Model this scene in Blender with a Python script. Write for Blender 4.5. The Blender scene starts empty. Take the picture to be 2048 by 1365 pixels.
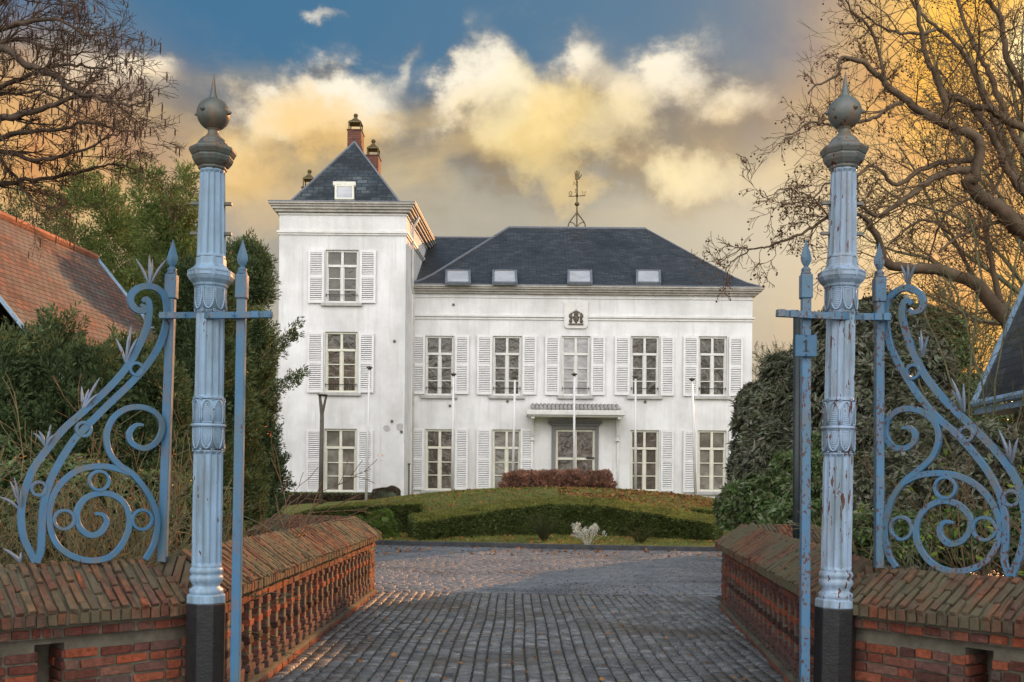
import bpy, math, random
import numpy as np
from mathutils import Vector, Matrix
R = math.radians
rng = np.random.default_rng(7)
random.seed(7)
scene = bpy.context.scene
COL = scene.collection

# ---------------------------------------------------------------- camera
EYE = 1.6; F = 2048.0; CX = 1024.0; HY = 971.0; ROLL = R(0.5)
cd = bpy.data.cameras.new('camera'); cam = bpy.data.objects.new('camera', cd); COL.objects.link(cam)
cam.location = (0, 0, EYE); cam.rotation_euler = (R(90), -ROLL, 0)
cd.sensor_width = 36; cd.lens = 36; cd.shift_y = (HY - 682.5) / 2048
cd.clip_start = 0.1; cd.clip_end = 3000
scene.camera = cam

# ---------------------------------------------------------------- view, sun
scene.view_settings.view_transform = 'Standard'
scene.view_settings.look = 'None'
scene.view_settings.exposure = 0.42
scene.view_settings.gamma = 1.0
scene.view_settings.use_curve_mapping = False
SUN_AZ, SUN_EL = R(31), R(17)
sd = bpy.data.lights.new('sun', 'SUN'); sun = bpy.data.objects.new('sun', sd); COL.objects.link(sun)
sd.energy = 5.0; sd.angle = R(0.5); sd.color = (1.0, 0.46, 0.17)
sdir = Vector((math.sin(SUN_AZ)*math.cos(SUN_EL), math.cos(SUN_AZ)*math.cos(SUN_EL), math.sin(SUN_EL)))
sun.rotation_euler = (-sdir).to_track_quat('-Z', 'Y').to_euler()
sun.location = (20, 20, 30)

# ---------------------------------------------------------------- node helpers
def nd(t, typ, ins=None, **props):
    n = t.nodes.new(typ)
    for k, v in props.items(): setattr(n, k, v)
    for k, v in (ins or {}).items():
        s = n.inputs[k]
        if isinstance(v, bpy.types.NodeSocket): t.links.new(v, s)
        else: s.default_value = v
    return n
def mth(t, op, a, b=None, c=None, clamp=False):
    ins = {0: a}
    if b is not None: ins[1] = b
    if c is not None: ins[2] = c
    return nd(t, 'ShaderNodeMath', ins, operation=op, use_clamp=clamp).outputs[0]
def mixc(t, f, a, b, mode='MIX'):
    n = nd(t, 'ShaderNodeMix', {0: f}, data_type='RGBA', blend_type=mode)
    for i, v in ((6, a), (7, b)):
        if isinstance(v, bpy.types.NodeSocket): t.links.new(v, n.inputs[i])
        else: n.inputs[i].default_value = tuple(v) + (1,) if len(v) == 3 else v
    return n.outputs[2]
def ramp(t, f, stops, interp='LINEAR'):
    n = nd(t, 'ShaderNodeValToRGB', {0: f}); cr = n.color_ramp; cr.interpolation = interp
    while len(cr.elements) < len(stops): cr.elements.new(0.5)
    for e, (p, c) in zip(cr.elements, stops):
        e.position = p
        if not hasattr(c, '__len__'): c = (c, c, c)
        e.color = tuple(c) + (1,)
    return n.outputs[0]
def noise(t, scale, detail=4, rough=0.55, vec=None, dist=0.0):
    ins = {'Scale': scale, 'Detail': detail, 'Roughness': rough, 'Distortion': dist}
    if vec is not None: ins['Vector'] = vec
    return nd(t, 'ShaderNodeTexNoise', ins).outputs['Fac']

# ---------------------------------------------------------------- world
def srgb(*c):
    return tuple((x/255/12.92) if x/255 <= 0.04045 else ((x/255+0.055)/1.055)**2.4 for x in c)
W = bpy.data.worlds.new('World'); scene.world = W; W.use_nodes = True
t = W.node_tree; t.nodes.clear()
def ae(px, py):
    u, v = (px-CX)/F, -(py-HY)/F
    return math.atan(u), math.atan(v/math.sqrt(1+u*u))
tc = nd(t, 'ShaderNodeTexCoord').outputs['Generated']
sep = nd(t, 'ShaderNodeSeparateXYZ', {0: tc})
X, Y, Z = sep.outputs
AZ = mth(t, 'ARCTAN2', X, Y); EL = mth(t, 'ARCSINE', Z)
# cloud density as a group so that it can be sampled twice (second time towards the sun)
g = bpy.data.node_groups.new('cloud_density', 'ShaderNodeTree')
g.interface.new_socket('az', in_out='INPUT', socket_type='NodeSocketFloat')
g.interface.new_socket('el', in_out='INPUT', socket_type='NodeSocketFloat')
g.interface.new_socket('d', in_out='OUTPUT', socket_type='NodeSocketFloat')
gi = g.nodes.new('NodeGroupInput'); go = g.nodes.new('NodeGroupOutput')
cv = nd(g, 'ShaderNodeCombineXYZ', {0: gi.outputs[0], 1: mth(g, 'MULTIPLY', gi.outputs[1], 1.35)}).outputs[0]
w1 = nd(g, 'ShaderNodeTexNoise', {'Vector': cv, 'Scale': 8.0, 'Detail': 7, 'Roughness': 0.6})
wc = nd(g, 'ShaderNodeVectorMath', {0: w1.outputs['Color'], 1: (.15, .12, 0), 2: (-.075, -.06, 0)}, operation='MULTIPLY_ADD').outputs[0]
pv = nd(g, 'ShaderNodeVectorMath', {0: nd(g, 'ShaderNodeCombineXYZ', {0: gi.outputs[0], 1: gi.outputs[1]}).outputs[0], 1: wc}, operation='ADD').outputs[0]
BL = [(665,180,85,50,1.25),(560,225,80,45,.95),(720,240,60,50,.8),(460,310,80,40,.9),(280,140,60,28,1.0),(130,170,120,90,.85),
      (945,155,48,52,1.35),(1000,215,70,50,.95),(1150,110,50,60,1.05),(1235,215,70,50,.95),(1365,135,65,50,1.3),
      (1470,200,60,36,1.05),(1400,325,65,40,1.15),(1090,285,110,40,.9),(800,120,24,34,.6),(615,8,42,16,.8),(1260,310,80,36,.7),(860,260,60,34,.6),
      (1690,290,110,120,.5),(600,275,160,75,.42),(1080,290,200,90,.42),(1400,290,130,90,.35)]
tot = None
for px, py, rx, ry, am in BL:
    a, e = ae(px, py); ix, iy = F/rx, F/ry
    q = nd(g, 'ShaderNodeVectorMath', {0: pv, 1: (ix, iy, 0), 2: (-a*ix, -e*iy, 0)}, operation='MULTIPLY_ADD').outputs[0]
    r2 = nd(g, 'ShaderNodeVectorMath', {0: q, 1: q}, operation='DOT_PRODUCT').outputs['Value']
    k = mth(g, 'POWER', 0.50, r2)
    tot = mth(g, 'MULTIPLY', k, am) if tot is None else mth(g, 'MULTIPLY_ADD', k, am, tot)
tot = mth(g, 'MULTIPLY_ADD', mth(g, 'MULTIPLY', mth(g, 'SUBTRACT', 0.31, gi.outputs[1]), 3.6, clamp=True), 0.55, tot)
tot = mth(g, 'ADD', tot, mth(g, 'MULTIPLY', mth(g, 'SUBTRACT', w1.outputs['Fac'], 0.5), 1.7))
g.links.new(tot, go.inputs[0])
def dens(a, e):
    n = t.nodes.new('ShaderNodeGroup'); n.node_tree = g
    t.links.new(a, n.inputs[0]); t.links.new(e, n.inputs[1]); return n.outputs[0]
D0 = dens(AZ, EL)
D1 = dens(mth(t, 'ADD', AZ, -0.010), mth(t, 'ADD', EL, 0.045))
mask = nd(t, 'ShaderNodeMapRange', {0: D0, 1: 0.10, 2: 1.05}, interpolation_type='SMOOTHSTEP').outputs[0]
fine = noise(t, 17, 6, .62, tc, .5)
litv = mth(t, 'ADD', mth(t, 'SUBTRACT', D0, D1), mth(t, 'MULTIPLY', mth(t, 'SUBTRACT', fine, .5), 1.7))
lit = nd(t, 'ShaderNodeMapRange', {0: litv, 1: -0.05, 2: 1.45}, interpolation_type='SMOOTHSTEP').outputs[0]
body = nd(t, 'ShaderNodeMapRange', {0: D0, 1: 0.5, 2: 1.35}).outputs[0]
AZn = nd(t, 'ShaderNodeMapRange', {0: AZ, 1: -0.30, 2: 0.35}).outputs[0]
hi = mixc(t, AZn, srgb(56,106,140), srgb(94,118,138))
mid = mixc(t, AZn, srgb(100,108,110), srgb(108,110,112))
blue = mixc(t, nd(t, 'ShaderNodeMapRange', {0: EL, 1: .322, 2: .392}, interpolation_type='SMOOTHSTEP').outputs[0], mid, hi)
warmlow = mixc(t, noise(t, 5.0, 5, .55, nd(t, 'ShaderNodeMapping', {0: tc, 3: (1, 1, 2.6)}).outputs[0]), srgb(120,120,118), srgb(190,178,152))
blue = mixc(t, nd(t, 'ShaderNodeMapRange', {0: EL, 1: .36, 2: .26}, interpolation_type='SMOOTHSTEP').outputs[0], blue, warmlow)
# cloud colour: cream on the lit tops, gold in the body, grey brown underneath
goldness = nd(t, 'ShaderNodeMapRange', {0: mth(t, 'ADD', mth(t, 'MULTIPLY', EL, -3.0), noise(t, 4.5, 3, .5, tc)), 1: -.62, 2: -.30}).outputs[0]
shade = mixc(t, goldness, srgb(98,98,102), srgb(134,114,84))
bright = mixc(t, goldness, srgb(250,240,218), srgb(248,212,140))
ccol = mixc(t, lit, shade, bright)
ccol = mixc(t, mth(t, 'MULTIPLY', body, .15), ccol, mixc(t, goldness, srgb(226,208,172), srgb(232,190,112)))
sky = mixc(t, mth(t, 'MULTIPLY', mask, .94), blue, ccol)
def bell(x, c, w):
    q = mth(t, 'DIVIDE', mth(t, 'SUBTRACT', x, c), w); return mth(t, 'POWER', .4, mth(t, 'MULTIPLY', q, q))
pf = noise(t, 5.2, 6, .55, nd(t, 'ShaderNodeMapping', {0: tc, 1: (.31, .2, .0), 3: (1, 1, 1.7)}).outputs[0], .35)
puff = mth(t, 'MULTIPLY', ramp(t, pf, [(.43, 0.0), (.58, 1.0)]), bell(EL, .315, .055))
sky = mixc(t, mth(t, 'MULTIPLY', puff, .5), sky, mixc(t, fine, srgb(196,158,92), srgb(250,222,160)))
# golden glow round the low sun on the right, and a weaker one low on the left
def glow(px, py, rx, ry):
    a, e = ae(px, py)
    dx = mth(t, 'DIVIDE', mth(t, 'SUBTRACT', AZ, a), rx/F); dy = mth(t, 'DIVIDE', mth(t, 'SUBTRACT', EL, e), ry/F)
    return mth(t, 'EXPONENT', mth(t, 'MULTIPLY', mth(t, 'ADD', mth(t, 'MULTIPLY', dx, dx), mth(t, 'MULTIPLY', dy, dy)), -1.0))
wv = nd(t, 'ShaderNodeTexNoise', {'Vector': tc, 'Scale': 9.0, 'Detail': 7, 'Roughness': .62}).outputs['Color']
wq = nd(t, 'ShaderNodeVectorMath', {0: nd(t, 'ShaderNodeCombineXYZ', {0: AZ, 1: EL}).outputs[0], 1: nd(t, 'ShaderNodeVectorMath', {0: wv, 1: (.19, .15, 0), 2: (-.095, -.075, 0)}, operation='MULTIPLY_ADD').outputs[0]}, operation='ADD').outputs[0]
for px, py, rx, ry, am, col in [(1395,345,75,55,.85,(250,230,178)), (1085,265,120,60,.7,(244,214,140)), (1150,350,70,30,.55,(240,206,132)), (620,265,105,48,.7,(240,196,116)), (450,345,80,45,.6,(244,204,130)), (990,210,60,55,.5,(248,230,180)), (1240,250,70,45,.5,(236,218,170)), (1540,345,70,45,.5,(240,216,166)), (520,420,90,35,.4,(226,190,130))]:
    a, e = ae(px, py); ix, iy = F/rx, F/ry
    q = nd(t, 'ShaderNodeVectorMath', {0: wq, 1: (ix, iy, 0), 2: (-a*ix, -e*iy, 0)}, operation='MULTIPLY_ADD').outputs[0]
    r2 = nd(t, 'ShaderNodeVectorMath', {0: q, 1: q}, operation='DOT_PRODUCT').outputs['Value']
    sky = mixc(t, mth(t, 'MULTIPLY', nd(t, 'ShaderNodeMapRange', {0: mth(t, 'MULTIPLY_ADD', fine, -1.6, mth(t, 'ADD', r2, .8)), 1: 2.1, 2: -.4}, interpolation_type='SMOOTHSTEP').outputs[0], am), sky, srgb(*col))
sky = mixc(t, nd(t, 'ShaderNodeMapRange', {0: EL, 1: .27, 2: .12, 3: 0, 4: .6}).outputs[0], sky, srgb(180,176,164))
gn = ramp(t, noise(t, 9, 6, .62, tc, .3), [(.32, 0.0), (.66, 1.0)])
gl = mth(t, 'MULTIPLY', glow(2110, 330, 330, 600), 1.7, clamp=True)
sky = mixc(t, gl, sky, mixc(t, gn, (.66, .23, .010), (1.15, .64, .07)))
sky = mixc(t, mth(t, 'MULTIPLY', glow(1560, 470, 330, 150), .6), sky, srgb(214,202,176))
sky = mixc(t, glow(2070, 90, 60, 60), sky, (1.4, 1.15, 0.6))
sky = mixc(t, mth(t, 'MULTIPLY', glow(60, 340, 240, 180), 0.8), sky, mixc(t, gn, srgb(206,126,58), srgb(255,206,118)))
# sky half behind the camera, brightened as added fill light for house and columns
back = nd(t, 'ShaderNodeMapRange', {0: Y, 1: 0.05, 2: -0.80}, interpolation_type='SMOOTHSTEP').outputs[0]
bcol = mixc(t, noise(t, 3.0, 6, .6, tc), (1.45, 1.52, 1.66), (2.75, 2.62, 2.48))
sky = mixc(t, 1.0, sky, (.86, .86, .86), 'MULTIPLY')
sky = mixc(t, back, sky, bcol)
ns = nd(t, 'ShaderNodeTexSky', sky_type='NISHITA', sun_disc=False, sun_elevation=SUN_EL, sun_rotation=SUN_AZ)
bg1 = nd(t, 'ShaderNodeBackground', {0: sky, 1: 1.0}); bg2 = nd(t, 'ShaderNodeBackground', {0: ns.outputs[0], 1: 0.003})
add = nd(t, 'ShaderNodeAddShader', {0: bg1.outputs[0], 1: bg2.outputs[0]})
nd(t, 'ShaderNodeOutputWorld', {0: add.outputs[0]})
W.cycles.sampling_method = 'MANUAL'; W.cycles.sample_map_resolution = 512

# ---------------------------------------------------------------- pixel <-> place helpers (for reading off the photograph)
cr_, sr_ = math.cos(ROLL), math.sin(ROLL)
def uv_(px, py):
    a, b = px-CX, py-HY
    return a*cr_ + b*sr_, -a*sr_ + b*cr_
def P(px, py, d):
    u, v = uv_(px, py); return Vector((u/F*d, d, EYE - v/F*d))
def PZ(px, py, z):
    u, v = uv_(px, py); d = (EYE-z)*F/v; return Vector((u/F*d, d, z))
def PP(px, py, p0, n):
    u, v = uv_(px, py); r = Vector((u/F, 1, -v/F)); o = Vector((0, 0, EYE))
    return o + r*((p0-o).dot(n)/r.dot(n))

# ---------------------------------------------------------------- mesh helpers
def autouv(me):
    n = len(me.polygons); L = len(me.loops)
    nor = np.empty(n*3); me.polygons.foreach_get('normal', nor); nor = nor.reshape(-1, 3)
    tot = np.empty(n, dtype=np.int32); me.polygons.foreach_get('loop_total', tot)
    ln = np.repeat(nor, tot, axis=0)
    vi = np.empty(L, dtype=np.int32); me.loops.foreach_get('vertex_index', vi)
    co = np.empty(len(me.vertices)*3); me.vertices.foreach_get('co', co); co = co.reshape(-1, 3)[vi]
    u = np.stack([-ln[:, 1], ln[:, 0], np.zeros(L)], 1); l = np.linalg.norm(u, axis=1)
    flat = l < 0.05; u[flat] = (1, 0, 0); l[flat] = 1; u /= l[:, None]
    v = np.cross(ln, u)
    uvs = np.stack([(co*u).sum(1), (co*v).sum(1)], 1)
    me.uv_layers.new(name='UVMap').data.foreach_set('uv', uvs.astype(np.float32).ravel())

def finish(me, name, mat, parent, smooth):
    o = bpy.data.objects.new(name, me); COL.objects.link(o)
    if mat: me.materials.append(mat)
    if parent:
        o.parent = parent
    if smooth: me.polygons.foreach_set('use_smooth', [True]*len(me.polygons))
    me.update(); return o
def world_base(o):
    v = Vector((0, 0, 0))
    while o: v = v + o.location; o = o.parent
    return v

class MB:
    def __init__(s): s.v = []; s.f = []
    def add(s, vs, fs):
        b = len(s.v); s.v += [tuple(x) for x in vs]; s.f += [tuple(b+i for i in f) for f in fs]; return s
    def box(s, x0, x1, y0, y1, z0, z1, M=None):
        vs = [Vector(p) for p in ((x0,y0,z0),(x1,y0,z0),(x1,y1,z0),(x0,y1,z0),(x0,y0,z1),(x1,y0,z1),(x1,y1,z1),(x0,y1,z1))]
        if M is not None: vs = [M @ p for p in vs]
        return s.add(vs, [(0,3,2,1),(4,5,6,7),(0,1,5,4),(1,2,6,5),(2,3,7,6),(3,0,4,7)])
    def cbox(s, c, size, M=None):
        a, b, e = (x/2 for x in size); T = Matrix.Translation(c)
        if M is not None: T = T @ M.to_4x4()
        return s.box(-a, a, -b, b, -e, e, T)
    def hexa(s, lo, hi):   # two quads (4 points each)
        return s.add(list(lo)+list(hi), [(3,2,1,0),(4,5,6,7),(0,1,5,4),(1,2,6,5),(2,3,7,6),(3,0,4,7)])
    def tube(s, pts, r, n=8, cap=True):
        pts = [Vector(p) for p in pts]; rs = r if hasattr(r, '__len__') else [r]*len(pts); b = len(s.v); up = None
        for i, p in enumerate(pts):
            tg = (pts[min(i+1, len(pts)-1)] - pts[max(i-1, 0)]).normalized()
            if up is None: up = tg.orthogonal()
            x = (up - tg*up.dot(tg)).normalized(); y = tg.cross(x); up = x
            for k in range(n):
                a = 2*math.pi*k/n; s.v.append(tuple(p + (x*math.cos(a) + y*math.sin(a))*rs[i]))
        for i in range(len(pts)-1):
            for k in range(n):
                k2 = (k+1) % n; s.f.append((b+i*n+k, b+i*n+k2, b+(i+1)*n+k2, b+(i+1)*n+k))
        if cap: s.f.append(tuple(b+k for k in reversed(range(n)))); s.f.append(tuple(b+(len(pts)-1)*n+k for k in range(n)))
        return s
    def lathe(s, c, prof, n=24, rot=0.0, rf=None):
        b = len(s.v)
        for z, r in prof:
            for k in range(n):
                a = 2*math.pi*k/n + rot; rr = r*(rf(a, z) if rf else 1)
                s.v.append((c[0]+rr*math.cos(a), c[1]+rr*math.sin(a), c[2]+z))
        for i in range(len(prof)-1):
            for k in range(n):
                k2 = (k+1) % n; s.f.append((b+i*n+k, b+i*n+k2, b+(i+1)*n+k2, b+(i+1)*n+k))
        s.f.append(tuple(b+k for k in reversed(range(n)))); s.f.append(tuple(b+(len(prof)-1)*n+k for k in range(n)))
        return s
    def strip(s, pts, w, dpt, nrm, closed=False, taper=None):   # flat bar bent in a plane with normal nrm
        pts = [Vector(p) for p in pts]; n = len(pts); b = len(s.v)
        for i, p in enumerate(pts):
            a = pts[(i-1) % n] if closed else pts[max(i-1, 0)]; c = pts[(i+1) % n] if closed else pts[min(i+1, n-1)]
            tg = (c-a).normalized(); sd_ = tg.cross(nrm).normalized(); ww = w*(taper[i] if taper else 1)
            for q in ((-1,-1),(1,-1),(1,1),(-1,1)):
                s.v.append(tuple(p + sd_*(q[0]*ww/2) + nrm*(q[1]*dpt/2)))
        m = n if closed else n-1
        for i in range(m):
            j = (i+1) % n
            for k in range(4):
                k2 = (k+1) % 4; s.f.append((b+i*4+k, b+i*4+k2, b+j*4+k2, b+j*4+k))
        if not closed: s.f.append((b+3, b+2, b+1, b)); s.f.append(tuple(b+(n-1)*4+k for k in range(4)))
        return s
    def build(s, name, mat, parent=None, smooth=False, uv=False, bevel=0, seg=1, ang=35):
        o_ = world_base(parent) if parent else Vector((0, 0, 0))
        me = bpy.data.meshes.new(name)
        me.from_pydata([(x-o_.x, y-o_.y, z-o_.z) for x, y, z in s.v], [], s.f)
        o = finish(me, name, mat, parent, smooth)
        if uv: autouv(me)
        if bevel:
            m = o.modifiers.new('bevel', 'BEVEL'); m.width = bevel; m.segments = seg; m.limit_method = 'ANGLE'; m.angle_limit = R(ang)
        if smooth and bevel == 0:
            pass
        return o

def build_np(name, v, f, mat, parent=None, smooth=False, uv=False):
    o_ = world_base(parent) if parent else Vector((0, 0, 0))
    v = np.asarray(v, dtype=np.float64) - np.array(o_); f = np.asarray(f, dtype=np.int32); k = f.shape[1]
    me = bpy.data.meshes.new(name)
    me.vertices.add(len(v)); me.vertices.foreach_set('co', v.astype(np.float32).ravel())
    me.loops.add(f.size); me.loops.foreach_set('vertex_index', f.ravel())
    me.polygons.add(len(f)); me.polygons.foreach_set('loop_start', np.arange(0, f.size, k, dtype=np.int32))
    me.update(calc_edges=True)
    o = finish(me, name, mat, parent, smooth)
    if uv: autouv(me)
    return o

def thing(name, label, cat, loc=(0, 0, 0), group=None):
    o = bpy.data.objects.new(name, None); COL.objects.link(o); o.location = loc; o.empty_display_size = 0.2
    return tag(o, label, cat, group)
def tag(o, label=None, cat=None, group=None, kind=None):
    if label: o['label'] = label
    if cat: o['category'] = cat
    if group: o['group'] = group
    if kind: o['kind'] = kind
    return o
def copy_thing(root, loc, rotz=0, scale=1, label=None):
    r = root.copy(); COL.objects.link(r); r.location = loc; r.rotation_euler = (0, 0, rotz); r.scale = (scale,)*3
    if label: r['label'] = label
    for ch in list(root.children):
        c = ch.copy(); COL.objects.link(c); c.parent = r
        for g2 in list(ch.children):
            e = g2.copy(); COL.objects.link(e); e.parent = c
    return r
def spl(pts, n=6, closed=False):   # Catmull-Rom
    pts = [Vector(p) for p in pts]; N = len(pts); out = []
    for i in range(N if closed else N-1):
        if closed: a, b, c, d = (pts[(i+k) % N] for k in (-1, 0, 1, 2))
        else: a, b, c, d = pts[max(i-1, 0)], pts[i], pts[i+1], pts[min(i+2, N-1)]
        for k in range(n):
            u = k/n
            out.append(0.5*((2*b) + (c-a)*u + (2*a-5*b+4*c-d)*u*u + (3*b-a-3*c+d)*u**3))
    if not closed: out.append(pts[-1])
    return out

# ---------------------------------------------------------------- materials
MATS = {}
def newmat(name):
    m = bpy.data.materials.new(name); m.use_nodes = True; t = m.node_tree
    b = t.nodes['Principled BSDF']; MATS[name] = m; return m, t, b
def simple(name, col, rough=0.6, metal=0.0, nscale=12, namt=0.25, bump=0.0, bscale=60, spec=0.5):
    m, t, b = newmat(name)
    tcv = nd(t, 'ShaderNodeTexCoord').outputs['Object']
    n = noise(t, nscale, 5, .6, tcv)
    dk = tuple(c*(1-namt) for c in col); lt = tuple(min(1, c*(1+namt)) for c in col)
    t.links.new(ramp(t, n, [(0.3, dk), (0.7, lt)]), b.inputs['Base Color'])
    b.inputs['Roughness'].default_value = rough; b.inputs['Metallic'].default_value = metal
    b.inputs['Specular IOR Level'].default_value = spec
    if bump:
        bn = nd(t, 'ShaderNodeBump', {'Height': noise(t, bscale, 4, .6, tcv), 'Strength': bump, 'Distance': 0.01})
        t.links.new(bn.outputs[0], b.inputs['Normal'])
    return m
def island_mat(name, cols, rough=0.8, nscale=25, bump=0.6, big=None, trans=None, bd=0.004, spec=0.3):
    """colour varies from piece to piece (brick, leaf, sett) plus fine noise"""
    m, t, b = newmat(name)
    tcv = nd(t, 'ShaderNodeTexCoord').outputs['Object']
    rnd = nd(t, 'ShaderNodeNewGeometry').outputs['Random Per Island']
    n = len(cols); c = ramp(t, rnd, [(i/(n-1), q) for i, q in enumerate(cols)])
    if nscale:
        c = mixc(t, 1.0, c, ramp(t, noise(t, nscale, 5, .65, tcv), [(.25, .5), (.75, 1.45)]), 'MULTIPLY')
    if big:
        c = mixc(t, ramp(t, noise(t, big[0], 4, .6, tcv), [(big[2], 0.0), (big[2]+.15, 1.0)]), c, big[1])
    t.links.new(c, b.inputs['Base Color'])
    if rough < .4: t.links.new(ramp(t, noise(t, 1.3, 5, .65, tcv), [(.35, rough*.6), (.65, rough*2.1)]), b.inputs['Roughness'])
    else: b.inputs['Roughness'].default_value = rough
    b.inputs['Specular IOR Level'].default_value = spec
    if bump:
        bn = nd(t, 'ShaderNodeBump', {'Height': noise(t, 90, 4, .7, tcv), 'Strength': bump, 'Distance': bd})
        t.links.new(bn.outputs[0], b.inputs['Normal'])
    if trans:
        tr = nd(t, 'ShaderNodeBsdfTranslucent', {0: c}); mx = nd(t, 'ShaderNodeMixShader', {0: trans, 1: b.outputs[0], 2: tr.outputs[0]})
        t.links.new(mx.outputs[0], t.nodes['Material Output'].inputs[0])
    return m
BRICKS = [(.05,.028,.024), (.19,.052,.034), (.085,.038,.03), (.25,.07,.036), (.13,.05,.04), (.20,.11,.08), (.33,.08,.035), (.11,.075,.065), (.16,.06,.05)]
M_brick = island_mat('red_brick', BRICKS, .85, 30, 1.0, big=(3.2, (.085,.07,.055), .56), bd=.010)
CAPB = [(.07,.042,.032), (.15,.062,.038), (.10,.055,.04), (.18,.08,.045), (.08,.058,.042), (.14,.095,.055), (.23,.066,.032), (.11,.085,.055)]
M_cap = island_mat('weathered_cap_brick', CAPB, .85, 18, .8, big=(1.7, (.115,.10,.06), .42), bd=.008)
M_mortar = simple('mortar', (.13,.115,.085), .95, 0, 9, .35, .6, 40)
M_mortar_moss = simple('mossy_mortar', (.125,.115,.075), .95, 0, 5, .4, .6, 40)
M_stone = island_mat('paving_sett', [(.10,.105,.112), (.17,.175,.18), (.13,.132,.135), (.24,.245,.25), (.15,.15,.148), (.09,.092,.096), (.16,.142,.122)], .34, 40, 1.0, big=(.5, (.085,.072,.056), .50), bd=.008, spec=.6)
M_stone2 = island_mat('worn_sett', [(.14,.155,.175), (.18,.19,.21), (.155,.165,.18), (.21,.22,.235)], .30, 14, .6, big=(.5, (.085,.095,.11), .50), bd=.003, spec=.6)
M_joint = simple('sandy_joint', (.045,.042,.034), .95, 0, 4, .5, .5, 60)
M_kerb = simple('kerb_stone', (.06,.062,.066), .8, 0, 6, .4, .5, 30)

def paint(name, col, chip, chipcol=(.10,.035,.018), weather=0.0, rough=.42, csc=30, cz=.45):
    m, t, b = newmat(name)
    tcv = nd(t, 'ShaderNodeTexCoord').outputs['Object']
    mp = nd(t, 'ShaderNodeMapping', {0: tcv, 3: (1, 1, cz)}).outputs[0]
    c = ramp(t, noise(t, 6, 5, .6, tcv), [(.3, tuple(x*.84 for x in col)), (.7, tuple(x*1.1 for x in col))])
    streak = noise(t, 16, 5, .6, nd(t, 'ShaderNodeMapping', {0: tcv, 3: (1, 1, .08)}).outputs[0])
    c = mixc(t, ramp(t, streak, [(.44, 0.0), (.66, .5+weather*.5)]), c, (.11,.15,.14))
    if weather:
        c = mixc(t, ramp(t, noise(t, 7, 6, .7, mp), [(.5, 0.0), (.62, weather)]), c, (.20,.13,.08))
    ck = noise(t, csc, 3, .55, mp); big = noise(t, 2.3, 3, .5, tcv)
    cf = mth(t, 'ADD', ck, mth(t, 'MULTIPLY', mth(t, 'SUBTRACT', big, .5), .45))
    f = ramp(t, cf, [(chip, 0.0), (chip+.02, 1.0)])
    edge = ramp(t, cf, [(chip-.03, 0.0), (chip, .5)])
    c = mixc(t, edge, c, tuple(min(1, x*1.35) for x in col)); c = mixc(t, f, c, chipcol)
    t.links.new(c, b.inputs['Base Color'])
    b.inputs['Roughness'].default_value = rough
    h = mth(t, 'ADD', mth(t, 'MULTIPLY', f, -1.0), mth(t, 'MULTIPLY', noise(t, 140, 3, .6, tcv), .25))
    bn = nd(t, 'ShaderNodeBump', {'Height': h, 'Strength': .5, 'Distance': .003}); t.links.new(bn.outputs[0], b.inputs['Normal'])
    return m
M_iron_l = paint('blue_paint', (.05,.165,.30), .685, weather=.4)
M_iron_r = paint('blue_paint_chipped', (.06,.18,.32), .59, weather=.5, csc=62, cz=.6)
M_col_l = paint('pale_blue_paint', (.26,.39,.53), .70, weather=.12)
M_col_r = paint('pale_blue_paint_chipped', (.31,.42,.56), .625, weather=.3, csc=42, cz=.22)
M_ball_l = paint('weathered_paint', (.10,.098,.085), .68, weather=.8)
M_ball_r = paint('weathered_paint_pale', (.15,.155,.145), .63, weather=.95)
M_black = simple('black_paint', (.012,.012,.013), .45, 0, 20, .4, .3, 60)
M_leafiron = paint('pale_leaf_paint', (.17,.23,.32), .66, weather=.3)

def stucco():
    m, t, b = newmat('white_stucco')
    tcv = nd(t, 'ShaderNodeTexCoord').outputs['Object']
    c = ramp(t, noise(t, .55, 6, .6, tcv), [(.3, (.56,.55,.54)), (.52, (.72,.715,.705)), (.75, (.83,.83,.825))])
    st = noise(t, 1.6, 6, .65, nd(t, 'ShaderNodeMapping', {0: tcv, 3: (1, 1, .22)}).outputs[0])
    c = mixc(t, ramp(t, st, [(.46, 0.0), (.72, .55)]), c, (.50,.485,.455))
    st2 = noise(t, 5.5, 5, .6, nd(t, 'ShaderNodeMapping', {0: tcv, 3: (1, 1, .05)}).outputs[0])
    c = mixc(t, ramp(t, st2, [(.54, 0.0), (.72, .45)]), c, (.46,.445,.41))
    c = mixc(t, ramp(t, noise(t, 2.3, 7, .7, tcv), [(.68, 0.0), (.74, .55)]), c, (.38,.36,.34))
    t.links.new(c, b.inputs['Base Color']); b.inputs['Roughness'].default_value = .85
    bn = nd(t, 'ShaderNodeBump', {'Height': noise(t, 14, 6, .65, tcv), 'Strength': .35, 'Distance': .02}); t.links.new(bn.outputs[0], b.inputs['Normal'])
    return m
M_stucco = stucco()
M_trim = simple('white_trim_paint', (.66,.645,.61), .6, 0, 3, .14, .1)
M_trimgrey = simple('grey_trim_stone', (.42,.41,.39), .8, 0, 4, .2, .2)
M_cornice = simple('weathered_cornice', (.40,.375,.33), .7, 0, 2.5, .25, .2)
M_shutter = simple('shutter_paint', (.72,.71,.70), .55, 0, 5, .08)
M_winframe = simple('cream_window_paint', (.66,.64,.53), .5, 0, 4, .1)
M_surround = simple('grey_door_surround', (.19,.185,.185), .8, 0, 3, .15, .2)
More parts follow.
